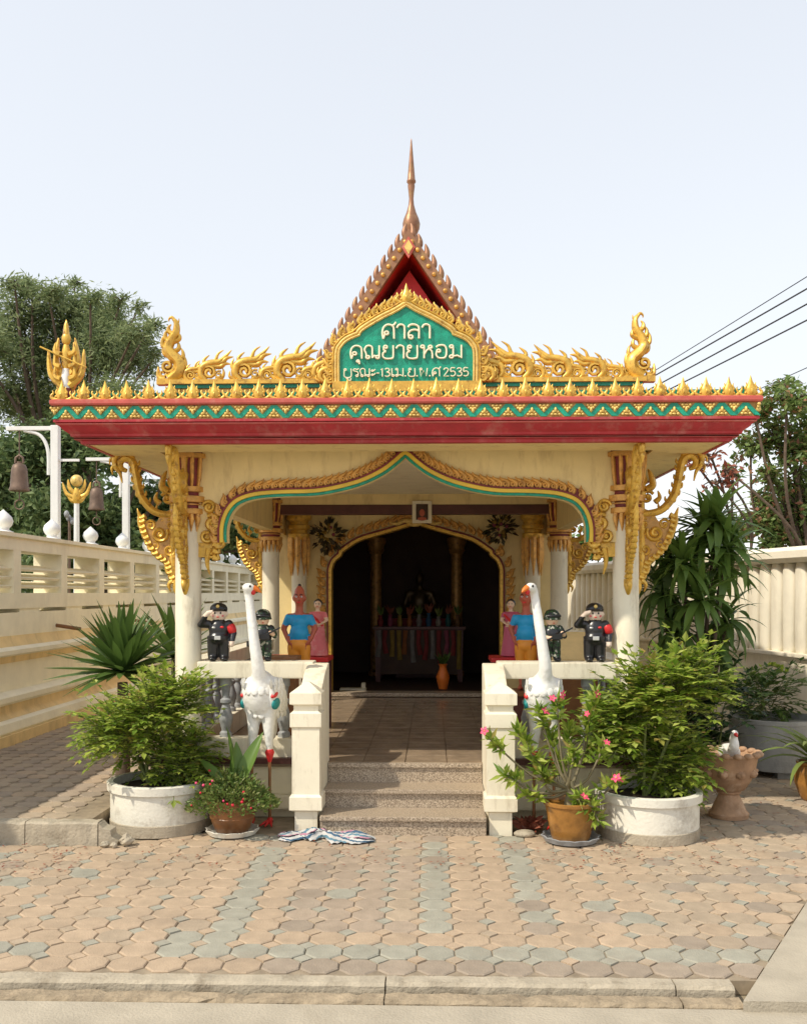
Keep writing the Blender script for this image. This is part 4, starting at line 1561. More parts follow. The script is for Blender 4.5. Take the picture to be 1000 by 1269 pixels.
G = {
    'ศ': (.82, [[(.12, 0), (.07, .4), (.12, .75), (.25, .94), (.42, 1), (.6, .92), (.7, .72), (.72, 0)], [(.12, 0), (.2, .28)], circ(.3, .40, .11), [(.58, .92), (.72, .98), (.82, 1.16)]]),
    'า': (.58, [[(.05, .76), (.14, .94), (.28, 1), (.43, .92), (.48, .75), (.48, 0)]]),
    'ล': (.82, [[(.10, .80), (.2, .96), (.42, 1), (.62, .9), (.70, .7), (.70, 0)], [(.70, .52), (.5, .62), (.25, .56), (.12, .36), (.14, .12)], circ(.25, .11, .11)]),
    'ค': (.82, [[(.12, 0), (.07, .4), (.12, .75), (.25, .94), (.42, 1), (.6, .92), (.7, .72), (.72, 0)], [(.12, 0), (.2, .28)], circ(.3, .40, .11)]),
    'ณ': (1.02, [[(.16, .02), (.14, .4), (.06, .68), (.14, .92), (.3, 1), (.45, .92), (.5, .75), (.5, .05)], circ(.24, .11, .10), [(.5, .05), (.62, .24), (.74, .16)], circ(.80, .11, .10), [(.9, .1), (.9, 1)]]),
    'ย': (.80, [circ(.24, .88, .10), [(.14, .9), (.12, .68), (.26, .54)], [(.26, .54), (.10, .42), (.10, .14), (.24, 0), (.54, 0), (.68, .14), (.68, 1)]]),
    'ห': (.86, [circ(.18, .88, .10), [(.27, .86), (.27, 0)], [(.27, .28), (.42, .62), (.55, .72)], circ(.62, .86, .10), [(.55, .72), (.70, .56), (.74, .3), (.74, 0)]]),
    'อ': (.80, [circ(.24, .56, .10), [(.14, .55), (.10, .28), (.2, .06), (.4, 0), (.6, .06), (.68, .3), (.68, .7), (.58, .94), (.4, 1), (.2, .95), (.10, .84)]]),
    'ม': (.88, [circ(.17, .88, .10), [(.27, .86), (.27, .12)], circ(.17, .11, .10), [(.27, .14), (.5, .2), (.66, .08)], [(.74, 1), (.74, 0)]]),
    'บ': (.82, [circ(.18, .88, .10), [(.10, .85), (.12, 0), (.70, 0), (.70, 1)]]),
    'ร': (.64, [[(.08, .74), (.14, .92), (.3, .94), (.42, .88), (.58, 1)], [(.12, .70), (.40, .62), (.52, .46), (.52, .15)], circ(.42, .11, .10)]),
    'ะ': (.46, [circ(.14, .72, .08), [(.22, .72), (.34, .78), (.40, .92)], circ(.14, .22, .08), [(.22, .22), (.34, .28), (.40, .42)]]),
    'เ': (.36, [[(.10, 1), (.10, .15)], circ(.20, .11, .10)]),
    'พ': (.90, [circ(.18, .88, .10), [(.10, .85), (.18, 0), (.43, .72), (.66, 0), (.76, 1)]]),
    '1': (.36, [[(.04, .80), (.18, 1), (.18, 0)]]),
    '3': (.58, [[(.06, .88), (.22, 1), (.42, .92), (.42, .66), (.22, .54), (.46, .42), (.46, .12), (.24, 0), (.05, .10)]]),
    '2': (.60, [[(.05, .78), (.14, .96), (.32, 1), (.46, .86), (.40, .6), (.05, 0), (.50, 0)]]),
    '5': (.58, [[(.45, 1), (.12, 1), (.08, .56), (.28, .62), (.46, .48), (.46, .16), (.26, 0), (.05, .08)]]),
    '.': (.24, [circ(.08, .05, .03, 6)]),
    '-': (.40, [[(.05, .42), (.30, .42)]]),
    ' ': (.22, []),
    'ุ': (0, [circ(-.32, -.20, .07), [(-.24, -.20), (-.24, -.42)]]),
    'ู': (0, [circ(-.46, -.20, .07), [(-.38, -.20), (-.38, -.42), (-.14, -.42), (-.14, -.16)]]),
}


def write(text, x0, x1, zb, h):
    tot = sum(G[c][0] for c in text)
    k = (x1 - x0) / tot
    x = x0
    for ch in text:
        adv, strokes = G[ch]
        if strokes:
            mb = MB()
            for st in strokes:
                smooth_ = len(st) > 3 and st[0] != st[-1]
                st2 = bez(st, 4) if smooth_ and ch not in 'พห2' else st
                pts = [(a * k, -.012, b * h) for a, b in st2]
                mb.tube(pts, h * .078, 7, flat=1.25, up=(0, 1, 0))
            mb.build('letter', 'pale_letter', sign, smooth=50, loc=(x, 0, zb))
        x += adv * k


mat('pale_letter', (0.86, 0.80, 0.58), 0.45, var=0.05)
za, zb_ = sq(345, 382), sq(642, 296)
write('ศาลา', za[0], zb_[0], za[1], zb_[1] - za[1])
za, zb_ = sq(158, 500), sq(832, 418)
write('คุณยายหอม', za[0], zb_[0], za[1], zb_[1] - za[1])
za, zb_ = sq(122, 606), sq(864, 553)
write('บูรณะ-13เม.ย.พ.ศ 2535', za[0], zb_[0], za[1], zb_[1] - za[1])

# ================================================================== STATUES
RT = 1.1052         # top of the front handrail


def police(loc, label, rz=0.0):
    t = thing('policeman_figurine', label, 'figurine', loc, rz)
    b = MB()
    b.ell((0, 0, .225), (.072, .055, .085), 14, 10)
    b.ell((0, -.008, .17), (.078, .062, .05), 14, 8)
    for s in (-1, 1):
        b.caps((s * .038, 0, .15), (s * .040, 0, .04), .046, .040)
        b.ell((s * .042, -.018, .019), (.034, .052, .022), 10, 6)
    b.caps((0, 0, .27), (0, 0, .31), .030, .028)
    b.caps((.075, 0, .27), (.106, .0, .205), .032, .027)
    b.caps((.106, 0, .205), (.100, -.03, .145), .026, .020)
    b.ell((.098, -.034, .125), (.020, .020, .026), 8, 6)
    b.caps((-.075, 0, .27), (-.125, -.01, .265), .032, .027)
    b.caps((-.125, -.01, .265), (-.085, -.045, .335), .026, .019)
    b.ell((-.066, -.055, .352), (.024, .012, .017), 8, 6, rot=(0, .5, 0))
    for k in range(4):
        b.caps((-.062 + .002 * k, -.057, .344 + .008 * k), (-.036 + .002 * k, -.064, .350 + .008 * k), .006, .005, 6)
    b.ell((0, -.002, .345), (.060, .056, .060), 16, 12)
    b.ell((0, -.052, .338), (.010, .012, .010), 6, 5)
    for s in (-1, 1):
        b.ell((s * .060, 0, .342), (.012, .014, .018), 6, 5)

    def mf(c):
        if c.z > .300 and math.hypot(c.x, c.y) < .085 and c.z > .302 and abs(c.x) < .078:
            return 1
        if c.x < -.045 and c.z > .325:
            return 1
        if c.x > .075 and c.z < .145:
            return 1
        return 0
    put('body', voxel_mesh(b, 'policeman_body', ['black_paint', 'pale_skin'], .0065, mf), t)
    c = MB()
    c.ell((0, .004, .378), (.064, .062, .048), 16, 10)
    c.ell((0, -.050, .375), (.046, .040, .008), 12, 6)
    put('cap', c.mesh('cap', ['black_paint'], smooth=60), t)
    c = MB().ell((0, -.058, .398), (.013, .008, .014), 8, 6)
    put('cap_badge', c.mesh('cap_badge', ['pale_gold'], smooth=60), t)
    c = MB().lathe([(.076, -.012), (.0795, -.010), (.0795, .010), (.076, .012)], 20, (0, -.006, .172), 0, 1.03, .82)
    be = put('belt', c.mesh('belt', ['black_paint'], smooth=40), t)
    put('buckle', MB().box(-.022, .022, -.080, -.066, .158, .186).mesh('buckle', ['silver_paint'], bevel=.003), be)
    c = MB().caps((.088, -.004, .245), (.097, -.004, .225), .0345, .033)
    put('armband', c.mesh('armband', ['red_paint'], smooth=60), t)
    for x, zz, m_ in ((.03, .248, 'red_paint'), (-.03, .245, 'silver_paint')):
        put('chest_badge', MB().ell((x, -.052, zz), (.014, .008, .009), 8, 5).mesh('chest_badge', [m_], smooth=60), t)
    for s in (-1, 1):
        put('eye', MB().ell((s * .020, -.054, .350), (.006, .005, .008), 8, 6).mesh('eye', ['black_paint'], smooth=60), t)
        put('cheek', MB().ell((s * .034, -.044, .330), (.010, .007, .008), 8, 6).mesh('cheek', ['pink_dress'], smooth=60), t)
    put('mouth', MB().ell((0, -.054, .321), (.011, .005, .004), 8, 5).mesh('mouth', ['red_paint'], smooth=60), t)
    return t


def soldier(loc, label, rz=0.0):
    t = thing('soldier_figurine', label, 'figurine', loc, rz)
    b = MB()
    b.ell((0, 0, .20), (.058, .045, .075), 14, 10)
    for s in (-1, 1):
        b.caps((s * .030, 0, .14), (s * .034, 0, .035), .036, .031)
        b.ell((s * .036, -.014, .017), (.028, .043, .020), 10, 6)
    b.caps((0, 0, .24), (0, 0, .28), .024, .022)
    b.caps((.058, 0, .238), (.085, -.02, .185), .027, .023)
    b.caps((.085, -.02, .185), (.062, -.062, .205), .022, .016)
    b.caps((-.058, 0, .238), (-.085, -.02, .18), .027, .023)
    b.caps((-.085, -.02, .18), (-.038, -.062, .172), .022, .016)
    b.ell((.055, -.068, .208), (.019, .016, .018), 8, 6)
    b.ell((-.030, -.066, .172), (.019, .016, .018), 8, 6)
    b.ell((0, -.002, .302), (.046, .044, .050), 16, 12)
    b.ell((0, -.044, .297), (.008, .010, .008), 6, 5)

    def mf(c):
        if c.z > .268 and abs(c.x) < .06:
            return 1
        if c.y < -.052 and c.z > .14:
            return 1
        if c.z < .032:
            return 2
        return 0
    put('body', voxel_mesh(b, 'soldier_body', ['camouflage', 'fair_skin', 'black_paint'], .006, mf), t)
    c = MB()
    c.lathe([(.058, .302), (.060, .318), (.055, .345), (.040, .367), (.018, .378), (0, .380)], 16)
    c.lathe([(.050, .304), (.063, .304), (.063, .312), (.050, .312)], 16)
    h = put('helmet', c.mesh('helmet', ['camouflage'], smooth=60), t)
    g_ = MB().tube([(math.sin(a) * .060, -math.cos(a) * .060, .330) for a in (-.9, -.45, 0, .45, .9)], .011, 8)
    put('goggles', g_.mesh('goggles', ['black_paint'], smooth=60), h)
    r_ = MB()
    r_.tube([(-.105, -.088, .140), (.04, -.088, .205), (.125, -.086, .246)], [.007, .007, .005], 8)
    r_.box(-.03, .045, -.097, -.079, .165, .200)
    r_.box(-.115, -.055, -.096, -.08, .110, .150)
    put('rifle', r_.mesh('rifle', ['black_paint'], smooth=30), t)
    v_ = MB().lathe([(.052, .15), (.062, .16), (.064, .22), (.054, .235)], 16, (0, 0, 0), 0, 1.0, .78)
    put('vest', v_.mesh('vest', ['black_paint'], smooth=50), t)
    for s in (-1, 1):
        put('eye', MB().ell((s * .016, -.044, .304), (.005, .004, .006), 8, 6).mesh('eye', ['black_paint'], smooth=60), t)
    put('mouth', MB().ell((0, -.044, .279), (.009, .004, .003), 8, 5).mesh('mouth', ['red_paint'], smooth=60), t)
    return t


def blue_man(loc, label, rz=0.0):
    t = thing('man_statue', label, 'statue', loc, rz)
    b = MB()
    for s in (-1, 1):
        b.ell((s * .068, -.03, .028), (.050, .095, .030), 10, 6)
        b.caps((s * .066, .01, .06), (s * .075, 0, .30), .040, .055)
        b.caps((s * .075, 0, .30), (s * .078, 0, .52), .072, .098)
    b.ell((0, 0, .55), (.165, .118, .10), 16, 10)
    b.ell((0, -.015, .70), (.140, .112, .12), 16, 10)
    b.ell((0, 0, .84), (.150, .105, .10), 16, 10)
    b.caps((-.12, 0, .89), (.12, 0, .89), .055, .055)
    for s in (-1, 1):
        b.caps((s * .155, 0, .885), (s * .225, .01, .755), .056, .044)
        b.caps((s * .225, .01, .755), (s * .165, -.035, .620), .040, .030)
        b.ell((s * .150, -.055, .600), (.026, .040, .034), 8, 6)
        for k in range(4):
            b.caps((s * (.148 - .004 * k), -.075, .612 - .014 * k), (s * (.118 - .002 * k), -.112, .604 - .014 * k), .0095, .008, 6)
        b.caps((s * .150, -.04, .628), (s * .130, -.082, .648), .011, .009, 6)
    b.caps((0, 0, .93), (0, -.005, 1.05), .062, .056)
    b.ell((0, -.012, 1.135), (.086, .092, .092), 16, 12)
    b.ell((0, -.020, 1.085), (.066, .076, .062), 14, 10)
    b.ell((0, .01, 1.205), (.074, .076, .065), 14, 10)
    b.ell((0, .015, 1.262), (.040, .040, .026), 10, 8)
    b.caps((0, -.095, 1.15), (0, -.112, 1.118), .012, .020)
    for s in (-1, 1):
        b.ell((s * .088, .005, 1.125), (.016, .026, .038), 8, 6)

    def mf(c):
        if c.z > .925:
            return 0
        if abs(c.x) > .205 and c.z < .80:
            return 0
        if abs(c.x) > .158 and c.z < .79:
            return 0
        if c.y < -.088 and .50 < c.z < .66 and abs(c.x) > .09:
            return 0
        if abs(c.x) > .125 and c.y < -.035 and .55 < c.z < .66:
            return 0
        if c.z > .615:
            return 1
        if c.z > .33:
            return 2
        return 0
    put('body', voxel_mesh(b, 'man_body', ['clay_skin', 'blue_paint', 'orange_cloth'], .0125, mf), t)
    for s in (-1, 1):
        e = put('eye', MB().ell((s * .034, -.096, 1.145), (.017, .009, .011), 10, 6).mesh('eye', ['white_gloss'], smooth=60), t)
        put('pupil', MB().ell((s * .034, -.104, 1.145), (.008, .005, .009), 8, 6).mesh('pupil', ['black_paint'], smooth=60), e)
        put('eyebrow', MB().tube([(s * .014, -.100, 1.166), (s * .034, -.102, 1.176), (s * .056, -.090, 1.168)], .005, 6).mesh('eyebrow', ['black_paint'], smooth=60), t)
    put('mouth', MB().tube([(-.030, -.092, 1.082), (0, -.100, 1.074), (.030, -.092, 1.082)], [.004, .010, .004], 8).mesh('mouth', ['red_paint'], smooth=60), t)
    put('topknot', MB().ell((0, .02, 1.288), (.024, .024, .018), 10, 8).mesh('topknot', ['black_paint'], smooth=60), t)
    return t


def lady(loc, label, dress, rz=0.0):
    t = thing('woman_statue', label, 'statue', loc, rz)
    b = MB()
    b.lathe([(.02, .0), (.175, .012), (.165, .10), (.135, .35), (.118, .52), (.115, .60), (.088, .70), (.098, .80), (.095, .87), (.05, .92), (.01, .93)], 20, (0, 0, 0), 0, 1.0, .8)
    b.caps((-.09, 0, .88), (.09, 0, .88), .042, .042)
    for s in (-1, 1):
        b.caps((s * .115, 0, .875), (s * .155, -.01, .74), .040, .032)
        b.caps((s * .155, -.01, .74), (s * .055, -.115, .66), .030, .022)
        b.ell((s * .035, -.125, .655), (.030, .020, .026), 8, 6)
        for k in range(4):
            b.caps((s * .03, -.135, .668 - .012 * k), (s * .005, -.147, .664 - .012 * k), .0085, .007, 6)
    b.caps((0, 0, .90), (0, -.005, .99), .038, .034)
    b.ell((0, -.008, 1.06), (.066, .072, .088), 16, 12)
    b.caps((0, -.074, 1.065), (0, -.084, 1.045), .008, .011)

    def mf(c):
        if c.z > .915:
            return 1
        if c.y < -.06 and abs(c.x) < .12 and .60 < c.z < .72:
            return 1
        if abs(c.x) > .10 and .65 < c.z < .80:
            return 1
        return 0
    put('body', voxel_mesh(b, 'woman_body', [dress, 'fair_skin'], .012, mf), t)
    h = MB()
    h.ell((0, .022, 1.088), (.078, .072, .082), 14, 10)
    h.ell((0, .055, 1.150), (.036, .036, .032), 10, 8)
    put('hair', h.mesh('hair', ['black_paint'], smooth=60), t)
    s_ = MB().tube([(-.105, -.03, .86), (-.02, -.095, .76), (.09, -.085, .62)], [.030, .036, .03], 8, flat=.5)
    put('sash', s_.mesh('sash', ['red_paint'], smooth=60), t)
    for s in (-1, 1):
        put('eye', MB().ell((s * .025, -.074, 1.07), (.010, .005, .006), 8, 6).mesh('eye', ['black_paint'], smooth=60), t)
        put('eyebrow', MB().tube([(s * .012, -.076, 1.086), (s * .040, -.070, 1.088)], .003, 6).mesh('eyebrow', ['black_paint'], smooth=60), t)
    put('mouth', MB().ell((0, -.076, 1.018), (.016, .006, .006), 8, 5).mesh('mouth', ['red_paint'], smooth=60), t)
    return t


def at_px(px, Y):
    return P(px, HZ, Y).x


police((at_px(271, 6.99), 6.99, RT), 'saluting black-uniformed policeman figurine on the rail beside a green spiky plant', .1)
police((at_px(737, 6.99), 6.99, RT), 'saluting black-uniformed policeman figurine on the rail behind the large leafy planter', -.05)
soldier((at_px(326, 7.0), 7.0, RT), 'camouflaged soldier figurine on the handrail right beside the standing bird statue with visible red foot', .15)
soldier((at_px(684, 7.0), 7.0, RT), 'camouflaged soldier figurine on the handrail partly behind the beaked white neck', .2)
m1 = blue_man((at_px(371, 7.75), 7.75, .8255), 'red-skinned man statue in blue shirt, hands on hips, face and shirt in plain view', .05)
m1.scale = (.56, .60, .65)
m2 = blue_man((at_px(652, 7.75), 7.75, .8255), 'red-skinned man statue in blue shirt, head hidden behind the white bird neck', -.35)
m2.scale = (.56, .60, .65)
l1 = lady((at_px(394, 8.5), 8.5, 1.0425), 'small woman statue in a pale pink dress with red sash', 'pink_dress', .0)
l1.scale = (.52, .5, .43)
l2 = lady((at_px(633, 8.5), 8.5, 1.0425), 'small woman statue in a dark magenta dress beside the doorway', 'magenta_dress', -.2)
l2.scale = (.52, .5, .43)
for s, wh in ((-1, 'pale pink'), (1, 'dark magenta')):
    tb_ = thing('offering_table', 'red-topped table carrying the woman statue in %s' % wh, 'table', (s * 1.0, 8.52, FL + .0095))
    MB().box(-.30, .30, -.22, .22, .615, .6525).build('table_top', 'red_paint', tb_, bevel=.006)
    for a in (-.26, .26):
        for b in (-.18, .18):
            MB().box(a - .025, a + .025, b - .025, b + .025, 0, .6148).build('leg', 'dark_wood', tb_)
    pd = thing('wooden_pedestal', 'dark wooden pedestal under the blue-shirted statue near the %s woman' % wh, 'pedestal', (at_px(371 if s < 0 else 652, 7.75), 7.75, FL + .0095))
    MB().box(-.15, .15, -.13, .13, .03, .40).build('body', 'dark_wood', pd, bevel=.006)
    MB().box(-.17, .17, -.15, .15, .4002, .4355).build('top', 'brown_wood', pd, bevel=.006)
    MB().box(-.17, .17, -.15, .15, 0, .0298).build('foot', 'brown_wood', pd, bevel=.006)


def bird(loc, label, turn, rz):
    t = thing('crane_statue', label, 'statue', loc, rz)
    m_ = 1
    b = MB()
    b.ell((0, .02, .885), (.110, .14, .185), 18, 12, rot=(.28, 0, 0))
    b.ell((0, -.04, .97), (.062, .07, .12), 14, 10)
    b.ell((0, .13, .70), (.055, .07, .16), 12, 8, rot=(.35, 0, 0))
    for s in (-1, 1):
        b.ell((s * .092, .05, .87), (.034, .13, .155), 12, 8, rot=(.3, 0, s * .1))
        b.caps((s * .055, .0, .76), (s * .064, -.01, .50), .054, .022)
    npts = [(.012, -.055, 1.00), (.012, -.085, 1.10), (-.004, -.095, 1.22), (-.028, -.09, 1.38), (-.052, -.08, 1.53), (-.064, -.085, 1.61), (-.070, -.10, 1.635)]
    pa = bez(npts, 5)
    b.tube(pa, taper(len(pa), .052, .028, .031), 12)
    hc = Vector((-.070, -.10, 1.632))
    hd = Vector((math.sin(turn), -math.cos(turn), 0))
    hs2 = Vector((hd.y, -hd.x, 0))
    b.ell(hc + hd * .018, (.036, .050, .036), 12, 8, rot=(.0, 0, turn))
    put('body', voxel_mesh(b, 'crane_body', ['bird_white'], .0125, None, 3), t)
    fe = MB()
    for s in (-1, 1):
        for r_ in range(6):
            for c_ in range(4):
                u_, v_ = -.75 + .5 * c_ + (.25 if r_ % 2 else 0), .75 - .30 * r_
                k_ = 1 - u_ * u_ * .8 - v_ * v_ * .8
                if k_ < 0:
                    continue
                fe.ell((s * (.094 + .033 * math.sqrt(k_)), .05 + u_ * .12 - v_ * .045, .87 + v_ * .14), (.007, .026, .040), 7, 5, rot=(.5, 0, 0))
    for r_ in range(4):
        for c_ in range(5):
            a = -.9 + .45 * c_ + (.22 if r_ % 2 else 0)
            fe.ell((math.sin(a) * .104, .01 - math.cos(a) * .128 + .02 * r_, .93 - .055 * r_), (.026, .008, .034), 7, 5, rot=(-.25, 0, a))
    put('feathers', fe.mesh('feathers', ['bird_white'], smooth=60), t)['kind'] = 'stuff'
    bk = MB()
    z_ = Vector((0, 0, 1))
    bk.tube([hc + hd * .052, hc + hd * .080 - z_ * .014, hc + hd * .102 - z_ * .032], [.022, .016, .004], 8)
    put('beak', bk.mesh('beak', ['orange_paint'], smooth=50), t)
    put('wattle', MB().ell(hc + hd * .050 - z_ * .028, (.018, .020, .022), 10, 7).mesh('wattle', ['red_paint'], smooth=60), t)
    for s in (-1, 1):
        put('eye', MB().ell(hc + hd * .032 + hs2 * (s * .032) + z_ * .010, (.008, .008, .009), 8, 6).mesh('eye', ['black_paint'], smooth=60), t)
        w_ = put('wing_tip', MB().ell((s * .116, -.02, .84), (.022, .060, .042), 10, 7, rot=(.3, 0, 0)).mesh('wing_tip', ['teal_paint'], smooth=60), t)
        put('wing_mark', MB().ell((s * .112, -.035, .90), (.022, .05, .020), 10, 7, rot=(.3, 0, 0)).mesh('wing_mark', ['red_paint'], smooth=60), w_)
        l_ = put('leg', MB().tube([(s * .066, -.01, .52), (s * .067, -.012, .27), (s * .068, -.01, .02)], [.013, .010, .012], 8).mesh('leg', ['brown_wood'], smooth=60), t)
        put('knee', MB().lathe([(.012, -.07), (.020, -.045), (.034, 0), (.024, .02)], 10, (s * .066, -.01, .50)).mesh('knee', ['red_paint'], smooth=60), l_)
        ft = MB()
        for a in (-.55, 0, .55, PI):
            ln = .085 if a < 3 else .05
            ft.tube([(s * .068, -.01, .028), (s * .068 + math.sin(a) * ln * .6, -.01 - math.cos(a) * ln * .6, .018), (s * .068 + math.sin(a) * ln, -.01 - math.cos(a) * ln, .006)], [.016, .011, .004], 7)
        ft.ell((s * .068, -.01, .035), (.022, .022, .02), 8, 6)
        put('foot', ft.mesh('foot', ['red_paint'], smooth=60), l_)
    return t


bird((at_px(324, 6.66), 6.66, 0.004), 'tall white long-necked bird statue with red foot beside the striped rag', 1.9, -.25)
bird((at_px(674, 6.62), 6.62, 0.004), 'tall white long-necked bird statue behind the amber pot, beak turned aside', -.75, -.15)

# ================================================================== INSIDE THE HALL
fr = thing('portrait_frame', 'small white framed dark portrait hung on the dark beam', 'picture', (at_px(523, 10.45), 10.46, 2.475))
MB().box(-.105, .105, -.02, .02, -.12, .12).build('frame', 'white_paint', fr, bevel=.006)
MB().box(-.065, .065, -.0255, -.0205, -.085, .085).build('picture', 'room_dark', fr)
pm = MB()
pm.ell((0, -.0262, -.01), (.030, .003, .04), 12, 8)
pm.ell((0, -.0262, -.075), (.050, .002, .02), 12, 8)
pm.build('sitter', 'clay_skin', fr, smooth=60)
sc2 = MB()
for s in (-1, 1):
    t = bez([(0, 2.42), (s * .12, 2.45), (s * .22, 2.41), (s * .30, 2.43)], 5)
    sc2.tube(xz(t, IY - .07), taper(len(t), .034, .006, .03), 7, flat=.8, up=(0, 1, 0))
sc2.ell((0, IY - .075, 2.41), (.08, .025, .035), 12, 8)
part(sc2, 'arch_clasp', 'pale_gold', smooth=60)


def wreath(px, py, label):
    p = P(px, py, IY - .10)
    t = thing('flower_wreath', label, 'wreath', (p.x, IY - .10, p.z))
    rr = random.Random(px)
    lf, fl_ = MB(), MB()
    for k in range(90):
        a = rr.uniform(0, 2 * PI)
        r_ = rr.uniform(.02, .17)
        c = Vector((math.cos(a) * r_, rr.uniform(-.05, .07), math.sin(a) * r_ * .95))
        d = Vector((math.cos(a), rr.uniform(-.9, .1), math.sin(a))).normalized()
        leaf_quad(lf, c, d, rr.uniform(.07, .11), .026, rr)
    for k in range(14):
        a = rr.uniform(0, 2 * PI)
        r_ = rr.uniform(.03, .13)
        fl_.ell((math.cos(a) * r_, -.06 + rr.uniform(-.02, .02), math.sin(a) * r_), rr.uniform(.015, .026), 7, 5, rr.choice([0, 1, 1]))
    lf.build('foliage', 'leaf_wilt', t)
    fl_.build('blossoms', ['dusty_pink', 'dusty_yellow'], t, smooth=60)


def leaf_quad(mb, c, d, L_, w_, rr, up=None, fold=.25):
    """one pointed leaf: 2 triangles + fold, base at c growing along d"""
    d = Vector(d).normalized()
    s = d.cross(Vector((rr.uniform(-1, 1), rr.uniform(-1, 1), rr.uniform(.2, 1))) if up is None else up)
    if s.length < 1e-4:
        s = d.orthogonal()
    s.normalize()
    n = s.cross(d)
    m_ = c + d * (L_ * .45)
    i = len(mb.v)
    mb.v += [tuple(c), tuple(m_ + s * w_ + n * (w_ * fold)), tuple(c + d * L_), tuple(m_ - s * w_ + n * (w_ * fold))]
    mb.f += [(i, i + 1, i + 2), (i, i + 2, i + 3)]
    mb.m += [0, 0]


wreath(405, 664, 'dark wreath of leaves at the door arch shoulder by the pale pink woman')
wreath(620, 655, 'dark wreath of leaves at the door arch shoulder by the magenta woman')

alt = thing('altar_table', 'low dark altar table with a red tiered shelf inside the dim room', 'table', (.02, 13.2, FL + .0305))
MB().box(-.62, .62, -.28, .28, .70, .74).build('table_top', 'dark_wood', alt, bevel=.006)
MB().box(-.58, .58, -.245, -.225, .10, .699).build('apron', 'room_dark', alt)  # darkened so the altar front sinks into the dim room
MB().box(-.40, .40, .0, .28, .741, .84).build('shelf', 'dusty_red', alt, bevel=.005)
for a in (-.55, .55):
    for b in (-.22, .22):
        MB().frustum(a, b, 0, .699, .03, .04).build('leg', 'dark_wood', alt)
st = thing('seated_statue', 'dark bronze seated figure raised above the altar table', 'statue', (.02, 13.75, FL + .0305))
MB().frustum(0, 0, 0, .78, .34, .26, .22, .18).build('pedestal', 'dark_wood', st, bevel=.01)
b = MB()
b.ell((0, -.05, 1.02), (.28, .17, .075), 16, 8)
b.ell((0, 0, 1.22), (.14, .10, .20), 14, 10)
b.caps((-.13, 0, 1.36), (.13, 0, 1.36), .055, .055)
for s in (-1, 1):
    b.caps((s * .17, 0, 1.35), (s * .22, -.03, 1.16), .05, .042)
    b.caps((s * .22, -.03, 1.16), (s * .05, -.15, 1.08), .04, .03)
b.caps((0, 0, 1.40), (0, 0, 1.48), .05, .045)
b.ell((0, -.01, 1.56), (.075, .08, .10), 14, 10)
b.ell((0, 0, 1.66), (.035, .035, .05), 10, 8)
put('body', voxel_mesh(b, 'seated_body', ['bronze_statue'], .018), st, (0, 0, -.168))
rd = random.Random(8)
for k in range(13):
    dm_ = MB()
    x_ = -.54 + .09 * k
    h_ = rd.uniform(.30, .55)
    dm_.tube([(x_, -.262, .69), (x_ + rd.uniform(-.02, .02), -.275, .69 - h_ * .5), (x_ + rd.uniform(-.02, .02), -.262, .69 - h_)], [.030, .026, .034], 8, flat=.35, up=(0, 1, 0))
    put('hanging_garland', dm_.mesh('hanging_garland', [rd.choice(['dusty_red', 'dusty_pink', 'dusty_orange', 'dusty_yellow', 'dusty_red', 'dusty_silver'])], smooth=60), alt)
for s in (-1, 1):
    c_ = thing('gilded_column', 'yellow painted column inside the room ' + ('near the pale pink woman' if s < 0 else 'near the magenta woman'), 'column', (at_px(466 if s < 0 else 566, 13.9), 13.9, FL + .0305))
    MB().lathe([(.11, 0), (.11, .06), (.085, .08), (.08, 1.75)], 16).build('shaft', 'old_gold', c_, smooth=40)  # yellow column given a darker gold to paint in the room's dimness
    MB().lathe([(.09, 1.7502), (.12, 1.80), (.11, 1.83), (.14, 1.92), (.14, 1.98)], 16).build('capital', 'old_gold', c_, smooth=40)
rr = random.Random(12)
vcols = [('red_paint', 'red'), ('pink_petal', 'pink'), ('yellow_paint', 'yellow'), ('orange_paint', 'orange'), ('silver_paint', 'silver'), ('blue_paint', 'blue'), ('white_gloss', 'white'), ('teal_paint', 'teal'), ('pot_amber', 'amber')]
for k in range(9):
    cn = vcols[k][1]
    m_ = 'dusty_' + cn
    x = -.52 + .13 * k
    h = rr.uniform(.12, .18)
    t = thing('flower_vase', 'shade-darkened %s vase with a dry bouquet in the row along the altar front' % cn, 'vase', (.02 + x, 13.2 - .17, FL + .0305 + .7405), group='vases along the altar')
    MB().lathe([(.028, 0), (.034, .02), (.042, h * .45), (.022, h * .8), (.030, h)], 10).build('vase', m_, t, smooth=50)
    fb = MB()
    for j in range(16):
        leaf_quad(fb, Vector((0, 0, h * .95)), Vector((rr.uniform(-.6, .6), rr.uniform(-.6, .3), 1)), rr.uniform(.09, .17), .018, rr)
    fb.build('bouquet', 'leaf_dry' if k % 2 else 'leaf_grass', t)
vp = P(549, 868, 11.9)
t = thing('offering_vase', 'small orange vase on the floor of the room behind the threshold', 'vase', (vp.x, 12.0, FL + .0305))
MB().lathe([(.05, 0), (.055, .015), (.075, .10), (.085, .15), (.05, .24), (.042, .28), (.06, .31)], 14).build('vase', 'orange_paint', t, smooth=50)
fb = MB()
for j in range(26):
    leaf_quad(fb, Vector((0, 0, .29)), Vector((rr.uniform(-.9, .9), rr.uniform(-.7, .4), 1)), rr.uniform(.10, .22), .022, rr)
fb.build('bouquet', 'leaf_mid', t)
t = thing('low_tray', 'small pale wooden tray on the floor just inside the doorway', 'tray', (at_px(437, 11.75), 11.85, FL + .0305))
MB().box(-.16, .16, -.07, .07, 0, .025).build('tray', 'white_paint', t, bevel=.005)
MB().box(.10, .15, -.04, .04, .0255, .09).build('block', 'white_paint', t, bevel=.01)
bx = thing('storage_box', 'tan box with sloping ochre lid behind the rail, between soldier and policeman', 'box', (at_px(706, 7.6), 7.62, FL + .0095))
